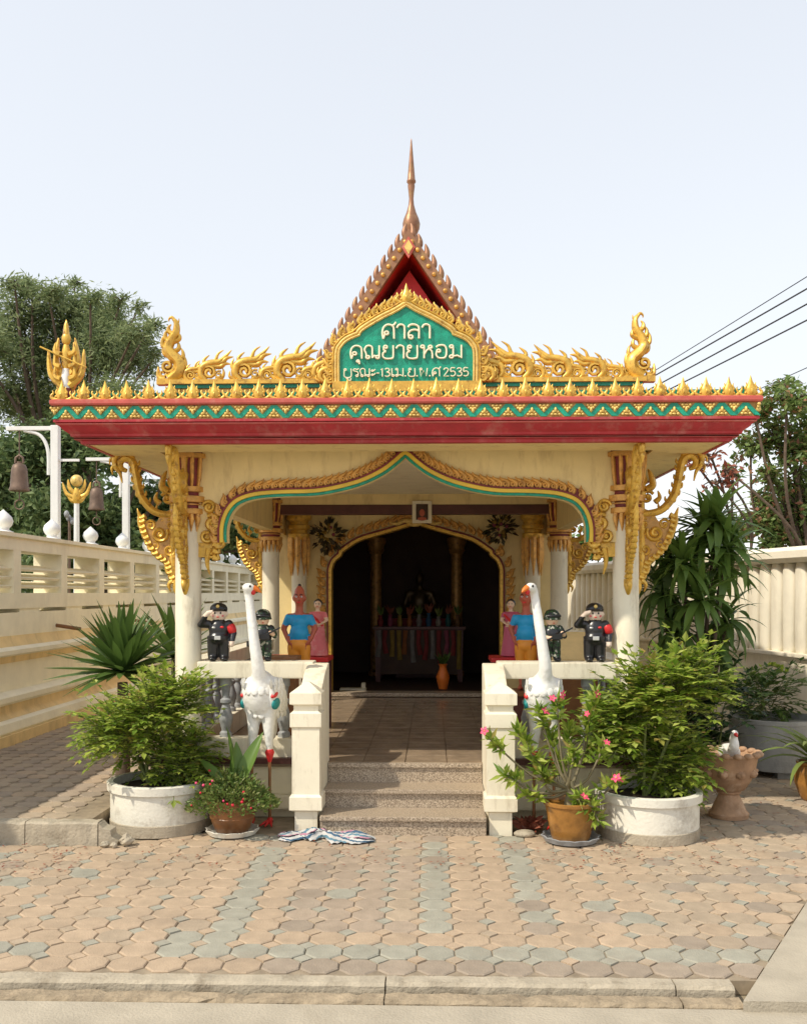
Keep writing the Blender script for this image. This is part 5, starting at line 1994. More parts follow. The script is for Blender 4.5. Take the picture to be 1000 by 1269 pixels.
MB().box(-.20, .20, -.14, .14, 0, .70).build('box', 'brown_wood', bx, bevel=.008)
MB().add([(-.21, -.15, .7005), (.21, -.15, .7005), (.21, .15, .90), (-.21, .15, .90), (-.21, -.15, .68), (.21, -.15, .68), (.21, .15, .6995), (-.21, .15, .6995)], [(0, 1, 2, 3), (4, 0, 3, 7), (1, 5, 6, 2), (3, 2, 6, 7), (0, 4, 5, 1), (7, 6, 5, 4)]).build('lid', 'ochre', bx, fix=True)
bx = thing('storage_box', 'dark brown flat-lidded wooden box behind the rail beside the blue-shirted statue', 'box', (at_px(344, 7.5), 7.52, FL + .0095))
MB().box(-.15, .15, -.12, .12, 0, .66).build('box', 'brown_wood', bx, bevel=.008)
MB().box(-.165, .165, -.135, .135, .6605, .72).build('lid', 'brown_wood', bx, bevel=.008)

# ================================================================== PLANTS
def frond(mb, tb, base, d, L_, n, lw_, ll, rr, droop=.35, stem=.0025):
    """a twig carrying paired leaflets"""
    d = Vector(d).normalized()
    side = d.cross(Vector((0, 0, 1)))
    if side.length < .05:
        side = Vector((1, 0, 0))
    side.normalize()
    p = Vector(base)
    step = L_ / n
    path = [p.copy()]
    dd = d.copy()
    for i in range(n):
        dd = (dd + Vector((0, 0, -droop / n))).normalized()
        p = p + dd * step
        path.append(p.copy())
        for s in (-1, 1):
            v = (dd * .55 + side * s * rr.uniform(.7, 1.1) + Vector((0, 0, rr.uniform(-.3, .25)))).normalized()
            leaf_quad(mb, p, v, ll * rr.uniform(.75, 1.15), lw_ * rr.uniform(.8, 1.1), rr, up=Vector((rr.uniform(-.3, .3), rr.uniform(-.3, .3), 1)))
    leaf_quad(mb, p, dd, ll, lw_, rr, up=Vector((0, 0, 1)))
    if tb is not None:
        tb.tube(path[::max(1, n // 2)], stem, 4)


def round_planter(loc, r, h, label, group=None):
    t = thing('round_planter', label, 'planter', loc)
    MB().lathe([(r * .965, -.004), (r * .988, .0), (r * .99, h * .22), (r * .975, h * .235)], 40).build('base_band', 'kerb_concrete', t, smooth=35)
    MB().lathe([(r * .97, 0), (r * .98, h - .06), (r * 1.035, h - .055), (r * 1.04, h - .005), (r * 1.01, h), (r * .92, h), (r * .90, h - .07)], 40).build('rim_wall', 'pot_white', t, smooth=35)
    MB().lathe([(0.0, h - .035), (r * .9, h - .055), (r * .9, h - .08)], 24).build('soil', 'soil', t, smooth=40)
    return t


def bush(name, label, loc, rx, ry, z0, z1, nf, rr, leaf='leaf_bright', ll=.062, lw_=.017, nl=4, stems=7, bz=0.0):
    t = thing(name, label, 'bush', loc)
    mb, tb = MB(), MB()
    cz, hz = (z0 + z1) / 2, (z1 - z0) / 2
    lobes = []
    for k in range(20):
        h_ = -.78 + 1.5 * ((k * .381966) % 1.0)
        a = k * 2.399963 + rr.uniform(-.4, .4)
        q = math.sqrt(max(.05, 1 - h_ * h_)) * rr.uniform(.35, .78)
        q *= rr.choice((.8, 1.0, 1.25))
        lobes.append(Vector((math.cos(a) * q * rx, math.sin(a) * q * ry, cz + h_ * hz * .85 + rr.uniform(-.14, .10) * hz)))
    for k in range(nf):
        lb = lobes[int(len(lobes) * rr.random() ** 1.35)]
        a = rr.uniform(0, 2 * PI)
        e = math.asin(rr.uniform(-.75, 1))
        d = Vector((math.cos(a) * math.cos(e), math.sin(a) * math.cos(e), math.sin(e)))
        q = rr.random() ** .6
        p = lb + Vector((d.x * rx * .34 * q, d.y * ry * .34 * q, d.z * hz * .34 * q))
        out = Vector((p.x / rx, p.y / ry, (p.z - cz) / hz * .6 + .45))
        sz_ = rr.choice((.6, .85, 1.0, 1.0, 1.25))
        frond(mb, tb, p, out + d * .7, rr.uniform(.10, .20) * (.6 + .4 * sz_), rr.choice((nl - 1, nl, nl + 1)), lw_ * sz_, ll * sz_, rr, rr.uniform(.2, .8))
    for k in range(stems):
        lb = lobes[k % len(lobes)]
        b0 = Vector((rr.uniform(-.06, .06), rr.uniform(-.06, .06), bz))
        m_ = b0.lerp(lb, .5) + Vector((rr.uniform(-.04, .04), rr.uniform(-.04, .04), .04))
        pa = bez([tuple(b0), tuple(m_), tuple(lb)], 4)
        tb.tube(pa, taper(len(pa), .014, .005), 6)
    for k in range(12):                       # long shoots that break the outline
        lb = rr.choice(lobes)
        a = rr.uniform(0, 2 * PI)
        d = Vector((math.cos(a) * .6, math.sin(a) * .6, rr.uniform(.5, 1.1)))
        e = lb + Vector((d.x * rx, d.y * ry, d.z * hz)) * .5
        tb.tube([tuple(lb), tuple(lb.lerp(e, .5) + Vector((0, 0, .02))), tuple(e)], [.006, .004, .002], 5)
        frond(mb, tb, lb.lerp(e, .6), d, .26 * rr.uniform(.7, 1.2), nl + rr.choice((0, 1, 2)), lw_, ll, rr, .4)
    mb.build('foliage', leaf, t)
    tb.build('stems', 'stem_green', t, smooth=60)
    return t


rr = random.Random(21)
PLX = at_px(201, 6.58)
round_planter((PLX, 6.58, 0.002), .35, .33, 'round white concrete planter beside the broken kerb end')
bush('leafy_bush', 'bright green feathery bush in the planter beside the broken kerb', (PLX - .06, 6.60, .255), .43, .42, .02, .80, 1000, rr, ll=.054, lw_=.015)
PRX = at_px(803, 6.46)
round_planter((PRX, 6.46, 0.002), .335, .30, 'round white concrete planter beside the terracotta urn')
bush('leafy_bush', 'tall bright yellow-green bush in the planter beside the terracotta urn', (PRX + .02, 6.48, .225), .44, .42, .04, 1.04, 1050, rr, ll=.060, lw_=.0175)


def strap_leaf(L_, w_, bend, nseg=6, fold=.3):
    """arching strap leaf along +x, rising; real gutter fold"""
    mb = MB()
    v = []
    x, z, a = 0.0, 0.0, 0.0
    for i in range(nseg + 1):
        t = i / nseg
        ww = w_ * (math.sin(PI * min(1, t * .9 + .13)) ** .7) if i < nseg else .001
        v += [(x, -ww, z + ww * fold), (x, 0, z), (x, ww, z + ww * fold)]
        a = -bend * t * 1.6
        x += math.cos(a) * L_ / nseg
        z += math.sin(a) * L_ / nseg
    fs = []
    for i in range(nseg):
        k = i * 3
        fs += [(k, k + 3, k + 4, k + 1), (k + 1, k + 4, k + 5, k + 2)]
    mb.add(v, fs)
    return mb


def leafvar(name, mname, specs):
    return [strap_leaf(*s).mesh(name, [mname], smooth=80) for s in specs]


def rosette(parent, name, meshes, c, n, rr, el0, el1, s0=.8, s1=1.15, az=(0, 2 * PI)):
    for k in range(n):
        t = k / max(1, n - 1)
        el = el0 + (el1 - el0) * t + rr.uniform(-.12, .12)
        a = (az[0] + (az[1] - az[0]) * (k * .618034 % 1.0)) + rr.uniform(-.12, .12)
        put(name, rr.choice(meshes), parent, c, (rr.uniform(-.25, .25), -el, a), rr.uniform(s0, s1))


# spiky yucca behind the left planter
sp_ = leafvar('spike_leaf', 'leaf_mid', [(.50, .032, .10, 4), (.50, .029, .02, 4), (.46, .034, .18, 4)])
yx = at_px(152, 7.35)
y1 = thing('yucca', 'dark spiky fan-leaved yucca rising behind the feathery bush by the walk', 'plant', (yx, 7.35, WALK))
MB().tube([(0, 0, 0), (.01, 0, .45), (0, 0, .78)], [.06, .05, .04], 8).build('trunk', 'bark', y1, smooth=60)
rosette(y1, 'spike_leaf', sp_, (0, 0, .86), 110, rr, -.25, 1.5, .95, 1.2)
y2x = at_px(303, 9.6)
y2 = thing('yucca', 'green spiky plant outside the side rail behind the saluting policeman', 'plant', (-2.45, 9.9, WALK))
MB().tube([(0, 0, 0), (.01, 0, .5), (0, 0, .8)], [.06, .05, .04], 8).build('trunk', 'bark', y2, smooth=60)
rosette(y2, 'spike_leaf', sp_, (0, 0, .80), 44, rr, -.1, 1.4, 1.1, 1.5)

# brown pot with canna and small red flowers
bpx = at_px(288, 6.38)


def saucer_pot(name, label, loc, prof, m_, sr):
    t = thing(name, label, 'flowerpot', loc)
    sc_b = MB()
    seg = 36
    v = []
    for k in range(seg):
        a = 2 * PI * k / seg
        wv = 1 + .05 * math.cos(12 * a)
        for r_, z in ((sr * .72, 0), (sr * .9, .008), (sr * wv, .04), (sr * wv * .95, .042), (sr * .8, .014)):
            v.append((math.cos(a) * r_, math.sin(a) * r_, z))
    fs = []
    for k in range(seg):
        k2 = (k + 1) % seg
        for i in range(4):
            fs.append((k * 5 + i, k2 * 5 + i, k2 * 5 + i + 1, k * 5 + i + 1))
    fs.append(tuple(k * 5 for k in range(seg - 1, -1, -1)))
    fs.append(tuple(k * 5 + 4 for k in range(seg)))
    sc_b.add(v, fs)
    sc_b.build('saucer', 'pot_white' if m_ == 'pot_brown' else 'grey_stone', t, smooth=40)
    MB().lathe(prof, 28).build('pot', m_, t, smooth=30)
    zt = prof[-1][1]
    MB().lathe([(0, zt - .01), (prof[-1][0] * .98, zt - .015), (prof[-1][0] * .98, zt - .03)], 20).build('soil', 'soil', t, smooth=40)
    return t


saucer_pot('flowerpot', 'brown ribbed pot on a wavy white saucer', (bpx, 6.38, .002), [(.10, .016), (.112, .03), (.145, .11), (.150, .12), (.147, .125), (.160, .18), (.166, .19), (.162, .20), (.170, .215), (.172, .235), (.160, .237), (.150, .20)], 'pot_brown', .175)
fb = thing('flowering_plant', 'low mound of fine leaves with tiny red flowers in the brown pot', 'plant', (bpx, 6.38, .215))
mb, fl_ = MB(), MB()
for k in range(950):
    a = rr.uniform(0, 2 * PI)
    q = rr.random() ** .5
    p = Vector((math.cos(a) * .285 * q, math.sin(a) * .25 * q, .02 + .20 * (1 - q * q) * rr.uniform(.2, 1) - .05 * q))
    d = Vector((math.cos(a) * q, math.sin(a) * q, rr.uniform(-.2, 1)))
    for j in range(3):
        leaf_quad(mb, p + Vector((rr.uniform(-.02, .02), rr.uniform(-.02, .02), rr.uniform(-.02, .02))), d + Vector((rr.uniform(-.6, .6), rr.uniform(-.6, .6), rr.uniform(-.3, .3))), rr.uniform(.025, .042), .008, rr)
for k in range(26):
    a = rr.uniform(PI * .7, PI * 1.75)
    q = rr.uniform(.6, 1.02)
    p = (math.cos(a) * .29 * q, math.sin(a) * .255 * q, .04 + .13 * (1 - q * q) + rr.uniform(-.06, .08))
    fl_.ell(p, rr.uniform(.006, .011), 6, 4, rr.choice([0, 0, 1]))
mb.build('foliage', 'leaf_grass', fb)
fl_.build('blossoms', ['red_petal', 'pink_petal'], fb, smooth=60)


def paddle_leaf(L_, w_, bend):
    mb = MB()
    v = []
    n_ = 8
    x, z = 0, 0
    for i in range(n_ + 1):
        t = i / n_
        if t < .25:
            ww = .008
        else:
            u_ = (t - .25) / .75
            ww = max(.002, w_ * (math.sin(PI * (u_ ** .75)) ** .8) if u_ < 1 else .002)
        v += [(x, -ww, z + ww * .35), (x, -ww * .5, z + ww * .12), (x, 0, z), (x, ww * .5, z + ww * .12), (x, ww, z + ww * .35)]
        a = -bend * t
        x += math.cos(a) * L_ / n_
        z += math.sin(a) * L_ / n_
    fs = []
    for i in range(n_):
        for j in range(4):
            k = i * 5 + j
            fs.append((k, k + 5, k + 6, k + 1))
    mb.add(v, fs)
    return mb


canna = thing('canna_plant', 'broad-leaved canna growing out of the brown pot', 'plant', (bpx, 6.38, .215))
for L_, w_, bd, a, el, rl in ((.50, .078, .15, 1.9, 1.45, 1.35), (.50, .050, .35, .25, 1.22, 1.0), (.40, .055, .4, .6, 1.42, 1.6), (.42, .035, .9, 2.9, 1.05, -.6)):
    put('paddle_leaf', paddle_leaf(L_, w_, bd).mesh('paddle_leaf', ['leaf_sword'], smooth=80), canna, (0, 0, 0), (rl, -el, a))

# amber glazed pot with desert rose
apx = at_px(707, 6.26)
saucer_pot('flowerpot', 'amber glazed pot on a dark wavy saucer', (apx, 6.26, .002), [(.115, .016), (.125, .03), (.148, .14), (.158, .21), (.166, .235), (.176, .242), (.178, .262), (.168, .266), (.155, .235)], 'pot_amber', .185)
ad = thing('desert_rose', 'sprawling desert rose with pink flowers in the amber pot', 'plant', (apx, 6.26, .235))
tb, mb = MB(), MB()
pa = bez([(0, 0, -.01), (.01, 0, .06), (-.01, 0, .15)], 5)
tb.tube(pa, taper(len(pa), .045, .026, .05), 10)
tips = []
for px, py, dy in ((606, 915, -.05), (640, 905, -.02), (668, 880, .08), (690, 870, -.06), (705, 900, .02), (730, 890, .05), (748, 925, -.10), (625, 960, -.08), (655, 930, -.12), (765, 968, -.10), (722, 985, -.16), (680, 905, .10), (740, 860, .10), (735, 1000, -.17), (742, 1018, -.15), (712, 930, -.14), (668, 955, -.10), (690, 940, .08), (650, 985, -.05)):
    q = P(px, py, 6.26 + dy)
    e = Vector((q.x - apx, dy, q.z - .237))
    m_ = e * .5 + Vector((rr.uniform(-.04, .04), rr.uniform(-.03, .03), -.02))
    m_.z = max(m_.z, .05)
    pa = bez([(0, 0, .10), tuple(m_), tuple(e)], 4)
    tb.tube(pa, taper(len(pa), .013, .005), 6)
    tips.append(e)
    for k in range(46):
        d = Vector((rr.uniform(-1, 1), rr.uniform(-1, 1), rr.uniform(-.6, 1))) + e.normalized() * .3
        leaf_quad(mb, e - e.normalized() * rr.uniform(-.01, .13), d, rr.uniform(.06, .12), .014, rr)
tb.build('stems', 'stem_pale', ad, smooth=60)
mb.build('foliage', 'leaf_bright', ad)


def flower_mesh(name, m_, r_=.035):
    mb = MB()
    for k in range(5):
        a = 2 * PI * k / 5
        c, s = math.cos(a), math.sin(a)
        i = len(mb.v)
        pts = [(0, 0, 0), (r_ * .55, -r_ * .34, .006), (r_, -r_ * .18, .010), (r_ * 1.08, 0, .004), (r_, r_ * .18, .010), (r_ * .55, r_ * .34, .006)]
        mb.add([(x * c - y * s, x * s + y * c, z) for x, y, z in pts], [(0, 1, 2, 3, 4, 5)], 0)
    mb.ell((0, 0, .006), (.006, .006, .008), 6, 5, 1)
    return mb.mesh(name, [m_, 'pale_gold'])


fmp = flower_mesh('flower', 'pink_petal')
for i in (0, 3, 3, 5, 6, 9, 9, 10, 2, 12):
    e = tips[i] + Vector((rr.uniform(-.04, .04), -.05, rr.uniform(-.01, .06)))
    put('flower', fmp, ad, e, (PI / 2 - rr.uniform(-.3, .9), 0, rr.uniform(-.9, .9)), rr.uniform(.55, .95))

# little red-leaved plant by the right newel
rp = thing('red_leaf_plant', 'small red-leaved plant on the ground beside the newel', 'plant', (at_px(655, 6.5), 6.52, .002))
mb = MB()
for k in range(90):
    a = rr.uniform(0, 2 * PI)
    leaf_quad(mb, Vector((math.cos(a) * rr.uniform(0, .07), math.sin(a) * rr.uniform(0, .05), rr.uniform(.0, .06))), Vector((math.cos(a), math.sin(a), rr.uniform(.1, .9))), rr.uniform(.05, .08), .018, rr)
mb.build('foliage', 'leaf_dry', rp)
tag(MB().ell((0, 0, .018), (.075, .05, .026), 12, 7).build('flat_stone', 'kerb_concrete', None, smooth=60, loc=(at_px(650, 6.4), 6.38, 0.0)), 'pale flat stone beside the red-leaved plant', 'stone')

# urn with the little goose
ux = at_px(903, 6.98)
ur = thing('garden_urn', 'terracotta pedestal urn with a pale scalloped rim', 'urn', (ux, 6.98, .002))
MB().lathe([(.135, 0), (.14, .03), (.12, .05), (.105, .09), (.075, .15), (.07, .165), (.085, .175), (.085, .19)], 24).build('foot', 'terracotta', ur, smooth=35)
MB().lathe([(.08, .1902), (.11, .20), (.155, .27), (.185, .36), (.20, .43), (.215, .45), (.20, .462), (.18, .44), (.0, .40)], 28).build('bowl', 'terracotta', ur, smooth=40)
sc3 = MB()
for k in range(16):
    a = 2 * PI * k / 16
    sc3.ell((math.cos(a) * .205, math.sin(a) * .205, .458), (.034, .034, .022), 8, 6)
sc3.build('scalloped_rim', 'terracotta', ur, smooth=60)
for k in range(9):
    a = 2 * PI * k / 9
    rosr = MB().ell((0, 0, 0), (.036, .036, .030), 9, 6).ell((math.cos(a) * .024, math.sin(a) * .024, .004), (.018, .018, .016), 8, 5)
    rosr.build('relief_rose', 'terracotta', ur, smooth=60, loc=(math.cos(a) * .170, math.sin(a) * .170, .325))
gs = thing('goose_figurine', 'little white goose figurine with red bill sitting in the urn', 'figurine', (ux, 6.94, .402 + .02))
b = MB()
b.ell((0, .03, .045), (.075, .11, .06), 14, 10)
pa = bez([(0, -.05, .06), (0, -.085, .11), (0, -.07, .155), (0, -.085, .185)], 5)
b.tube(pa, taper(len(pa), .042, .024), 10)
b.ell((0, -.095, .192), (.026, .036, .026), 10, 8)
put('body', voxel_mesh(b, 'goose_body', ['bird_white'], .008), gs)
put('bill', MB().tube([(0, -.120, .190), (0, -.155, .180)], [.015, .005], 8).mesh('bill', ['red_paint'], smooth=60), gs)
for s in (-1, 1):
    put('eye', MB().ell((s * .023, -.105, .200), (.004, .006, .006), 6, 5).mesh('eye', ['black_paint'], smooth=60), gs)

# big grey concrete ring pot with a low shrub
gx = at_px(962, 8.75)
gp = thing('concrete_pot', 'large weathered grey concrete ring pot on blocks', 'planter', (gx, 8.75, .0))
MB().lathe([(.40, .06), (.405, .10), (.405, .455), (.41, .46), (.41, .495), (.37, .495), (.365, .44)], 36).build('ring', 'grey_concrete', gp, smooth=35)
MB().lathe([(0, .43), (.366, .42), (.366, .40)], 20).build('soil', 'soil', gp, smooth=40)
for a in (.4, 2.5, 4.6):
    MB().box(-.07, .07, -.05, .05, 0, .0598).build('block', 'grey_concrete', gp, loc=(math.cos(a) * .28, math.sin(a) * .28, 0))
bush('low_shrub', 'low dark shrub spreading over the grey concrete pot', (gx - .16, 8.95, .43), .50, .34, .10, .40, 150, rr, 'leaf_mid', .07, .02)
vine = thing('trailing_vine', 'thin arching vine twig with pale leaves above the grey pot', 'vine', (gx - .1, 9.0, .43))
mb, tb = MB(), MB()
pts = [(0, 0, 0), (-.12, 0, .22), (-.02, 0, .42), (.14, 0, .50), (.26, 0, .44)]
pa = bez(pts, 6)
tb.tube(pa, .005, 5)
for p in pa:
    for j in range(2):
        leaf_quad(mb, p, Vector((rr.uniform(-1, 1), rr.uniform(-1, .2), rr.uniform(-.4, 1))), .06, .02, rr)
tb.build('stem', 'stem_green', vine, smooth=60)
mb.build('foliage', 'leaf_bright', vine)

# strappy plant in an ochre pot at the right
kx = at_px(1012, 7.55)
kp = thing('flowerpot', 'ochre round pot under an arching strap-leaved plant', 'flowerpot', (kx, 7.55, .002))
MB().lathe([(.10, 0), (.12, .02), (.165, .14), (.16, .22), (.135, .27), (.15, .285), (.15, .30), (.13, .30), (.125, .26)], 24).build('pot', 'pot_amber', kp, smooth=35)
MB().lathe([(0, .27), (.125, .265), (.125, .25)], 16).build('soil', 'soil', kp, smooth=40)
kl = thing('strap_leaf_plant', 'plant with long arching strap leaves in the ochre round pot', 'plant', (kx, 7.55, .27))
rosette(kl, 'strap_leaf', leafvar('strap_leaf', 'leaf_grass', [(.55, .028, .9), (.50, .030, 1.1), (.60, .026, .7)]), (0, 0, 0), 34, rr, .45, 1.35, .8, 1.15)

# dracaena clump against the right wall
dx = at_px(858, 8.3)
dr = thing('dracaena', 'dense dark corn plant with drooping strap leaves against the slatted wall', 'plant', (dx, 8.3, .0))
dl = leafvar('strap_leaf', 'leaf_sword', [(.50, .036, .6), (.46, .040, .85), (.54, .033, .45)])
dk = leafvar('strap_leaf', 'leaf_mid', [(.50, .040, .9), (.46, .044, 1.2), (.54, .036, .7)])
for px, py, Y, n_, mm in ((872, 660, 8.25, 46, dl), (846, 700, 8.10, 46, dl), (895, 705, 8.3, 40, dl), (820, 735, 8.3, 36, dk), (866, 745, 8.05, 40, dl), (900, 770, 8.35, 28, dk), (836, 785, 8.2, 32, dk), (880, 805, 8.3, 30, dk), (888, 645, 8.2, 40, dl), (902, 680, 8.15, 36, dl), (828, 690, 8.35, 30, dk)):
    q = P(px, py, Y)
    c = Vector((q.x - dx, Y - 8.3, q.z))
    MB().tube(bez([(rr.uniform(-.12, .12), rr.uniform(-.08, .08), 0), (c.x * .5, c.y * .5, c.z * .5), tuple(c)], 4), .018, 7).build('cane', 'bark', dr, smooth=60)
    rosette(dr, 'strap_leaf', mm, c, int(n_ * 1.1), rr, -.75, 1.4, .65, 1.0)
bush('understory_shrub', 'dark low leafy shrub filling the corner below the corn plant', (at_px(868, 8.2), 8.2, 0.0), .36, .36, .08, .95, 200, rr, 'leaf_dark', .08, .024, bz=0.0)

# ================================================================== TREES
def tree(name, label, base, clumps, nleaf, leaf, ll, lw_, rr, trunk_r=.16, fork=None, flat=.8, group=None):
    """clumps: list of (centre, radius) in world metres"""
    t = thing(name, label, 'tree', base, group=group)
    B0 = Vector(base)
    tb, mb = MB(), MB()
    cen = sum((Vector(c) for c, _ in clumps), Vector()) / len(clumps)
    fork = Vector(fork) if fork else B0.lerp(cen, .45)
    pa = bez([(0, 0, -.05), tuple((fork - B0) * .5 + Vector((.1, .05, 0))), tuple(fork - B0)], 6)
    tb.tube(pa, taper(len(pa), trunk_r, trunk_r * .6), 10)
    tot = sum(r_ ** 2.2 for _, r_ in clumps)
    for c, r_ in clumps:
        e = Vector(c) - B0
        f = fork - B0
        m_ = f.lerp(e, .5) + Vector((rr.uniform(-.3, .3), rr.uniform(-.3, .3), rr.uniform(0, .35)))
        pa = bez([tuple(f), tuple(m_), tuple(e)], 5)
        tb.tube(pa, taper(len(pa), trunk_r * .42, .015), 6)
        twigs = []
        for k in range(7):
            d = Vector((rr.gauss(0, 1), rr.gauss(0, 1), rr.gauss(.25, .7))).normalized()
            q = e + Vector((d.x, d.y, d.z * flat)) * r_ * rr.uniform(.6, 1.05)
            tb.tube([tuple(e), tuple(e.lerp(q, .5) + Vector((0, 0, .04))), tuple(q)], [.018, .011, .005], 4)
            twigs.append((e, q))
        n_ = int(nleaf * r_ ** 2.2 / tot)
        for k in range(n_):
            a, b_ = rr.choice(twigs)
            q = a.lerp(b_, rr.random() ** .55) + Vector((rr.gauss(0, .24), rr.gauss(0, .24), rr.gauss(0, .19))) * r_
            d = Vector((rr.gauss(0, 1), rr.gauss(0, 1), rr.gauss(-.1, .7)))
            leaf_quad(mb, q, d, ll * rr.uniform(.6, 1.25), lw_ * rr.uniform(.7, 1.2), rr)
    tb.build('trunk', 'bark', t, smooth=60)
    mb.build('crown', leaf, t)
    return t


def px_clumps(lst, Y, rr, dj=1.0):
    out = []
    for px, py, rad in lst:
        y = Y + rr.uniform(-dj, dj)
        p = P(px, py, y)
        out.append((tuple(p), rad * y / F))
    return out


rr = random.Random(5)
cl = px_clumps([(30, 400, 50), (75, 385, 45), (10, 440, 55), (60, 445, 60), (110, 410, 45), (140, 395, 35), (165, 415, 30), (125, 450, 50), (165, 450, 36), (90, 490, 60), (20, 500, 60), (150, 490, 40), (40, 360, 28), (60, 365, 26), (150, 372, 16), (130, 420, 40), (-40, 420, 60), (-60, 480, 70), (188, 402, 16), (178, 432, 20), (172, 382, 14), (112, 372, 18), (92, 352, 12), (18, 352, 16), (150, 425, 30), (190, 445, 16)], 19.0, rr, 1.2)
tree('feathery_tree', 'tall feathery-leaved tree rising behind the louvred wall above the bells', tuple(P(70, 735, 19.0).xy) + (-.05,), cl, 44000, 'leaf_feather', .15, .017, rr, .14)
cl = px_clumps([(20, 560, 60), (70, 560, 60), (120, 540, 50), (150, 570, 45), (185, 560, 40), (30, 630, 60), (90, 630, 60), (150, 640, 55), (200, 630, 45), (215, 570, 35), (250, 640, 45), (290, 660, 40), (325, 680, 35), (-30, 600, 70), (60, 690, 55), (130, 690, 55), (190, 690, 50)], 17.0, rr, .8)
tree('shade_tree', 'dense dark low-crowned tree directly behind the bell posts', tuple(P(110, 735, 17.0).xy) + (-.05,), cl, 34000, 'leaf_shade', .15, .034, rr, .13)
cl = px_clumps([(60, 640, 90), (150, 650, 90), (240, 660, 80), (310, 665, 60), (370, 690, 60), (-30, 640, 90), (330, 640, 40)], 24.0, rr, .6)
tree('distant_tree', 'dark tree mass closing the view beyond the end of the louvred wall', tuple(P(240, 735, 24.0).xy) + (-.05,), cl, 9000, 'leaf_shade', .26, .08, rr, .2)
cl = px_clumps([(935, 510, 30), (975, 500, 34), (960, 545, 34), (995, 560, 36), (930, 555, 24), (985, 600, 34), (1030, 530, 45), (1040, 600, 50), (905, 585, 14), (950, 590, 22), (925, 490, 16), (968, 480, 16)], 12.5, rr, .5)
tree('rusty_tree', 'tree with reddish young leaves leaning over the slatted wall', tuple(P(1045, 735, 12.9).xy) + (-.05,), cl, 6000, 'leaf_rust', .10, .026, rr, .07, group=None)
cl = px_clumps([(882, 568, 26), (868, 582, 20), (896, 588, 22), (908, 602, 20), (888, 600, 16)], 11.6, rr, .2)
tree('drooping_branch_tree', 'thin tree hanging dry brown leaves by the roof corner', (P(935, 735, 12.6).x, 12.6, -.05), cl, 150, 'leaf_dry', .10, .022, rr, .04)
cl = px_clumps([(935, 650, 26), (975, 645, 28), (1010, 640, 30), (950, 625, 22), (990, 620, 22), (915, 665, 18), (1000, 665, 24), (960, 670, 20)], 13.0, rr, .3)
tree('hedge_shrub', 'leafy shrub with reddish tips showing above the coping', (P(965, 735, 13.0).x, 13.0, -.05), cl, 7000, 'leaf_rust', .10, .028, rr, .06)
cl = px_clumps([(720, 690, 30), (760, 680, 30), (690, 695, 22)], 22.0, rr, .3)
tree('background_tree', 'small dark tree glimpsed under the eaves beyond the slatted wall', (P(735, 735, 22.0).x, 22.0, -.05), cl, 2500, 'leaf_mid', .2, .06, rr, .1)

hd_ = thing('hedge', 'long clipped dark hedge running behind the louvred wall', 'hedge', (-6.6, 7.0, -.07))
mb = MB()
for k in range(15000):
    y = rr.uniform(0, 20)
    q = Vector((rr.uniform(-.8, .8), y, rr.uniform(0, 2.35 + .25 * math.sin(y * 1.7) + .15 * math.sin(y * 4.1))))
    leaf_quad(mb, q, Vector((rr.uniform(-.3, 1), rr.gauss(0, 1), rr.gauss(.2, .7))), rr.uniform(.10, .2), .05, rr)
mb.build('foliage', 'leaf_shade', hd_)
tb = MB()
for k in range(40):
    tb.tube([(rr.uniform(-.2, .2), .25 + .5 * k, 0), (rr.uniform(-.3, .3), .25 + .5 * k, 1.2), (rr.uniform(-.5, .5), .25 + .5 * k, 2.0)], [.03, .02, .008], 5)
tb.build('stems', 'bark', hd_)['kind'] = 'stuff'

# ================================================================== BELLS AND LAMPS BEHIND THE WALL
def bell_post(y, label, z_top=3.70):
    t = thing('bell_post', label, 'post', (-4.52, y, -.07), group='white bell posts behind the wall')
    z = z_top + .07
    MB().box(-.048, .048, -.048, .048, 0, z).build('post', 'post_white', t, bevel=.008)
    MB().box(-.62, -.0482, -.03, .035, z - .06, z - .01).build('arm', 'post_white', t, bevel=.006)
    a = bez([(-.40, z - .062), (-.20, z - .12), (-.10, z - .30), (-.09, z - .62)], 6)
    MB().tube(xz(a), .022, 8).build('brace', 'post_white', t, smooth=60)
    MB().tube([(-.46, 0, z - .06), (-.46, 0, z - .42)], .008, 6).build('chain', 'bell_bronze', t)
    MB().box(.0485, .30, -.014, .014, z - .45, z - .42).build('stub_arm', 'post_white', t)
    return t


def bell(y, label, z_top=3.70):
    z = z_top - .42
    t = thing('bell', label, 'bell', (-4.98, y, z - .50), group='bronze bells hung behind the wall')
    MB().lathe([(.12, .10), (.125, .12), (.11, .16), (.10, .30), (.095, .38), (.075, .43), (.03, .45), (.03, .47)], 18).build('body', 'bell_bronze', t, smooth=45)
    MB().tube([(-.05, 0, .45), (-.045, 0, .52), (0, 0, .55), (.045, 0, .52), (.05, 0, .45)], .016, 8).build('crown_loop', 'bell_bronze', t, smooth=60)
    MB().tube([(0, 0, .12), (0, 0, -.02)], .008, 6).build('clapper', 'bell_bronze', t)
    MB().tube([(math.cos(k * PI / 6) * .06, 0, -.07 + math.sin(k * PI / 6) * .06) for k in range(13)], .008, 6).build('pull_ring', 'bell_bronze', t)
    return t


for k, y in enumerate((12.0, 14.8, 17.6)):
    w_ = ('fully in the open clear of the pavilion roof', 'standing behind the gold lamp standard', 'half hidden behind the carved bracket')[k]
    bell_post(y, 'white bell post with side arm, ' + w_)
    bell(y, 'weathered bronze bell on the post ' + w_)


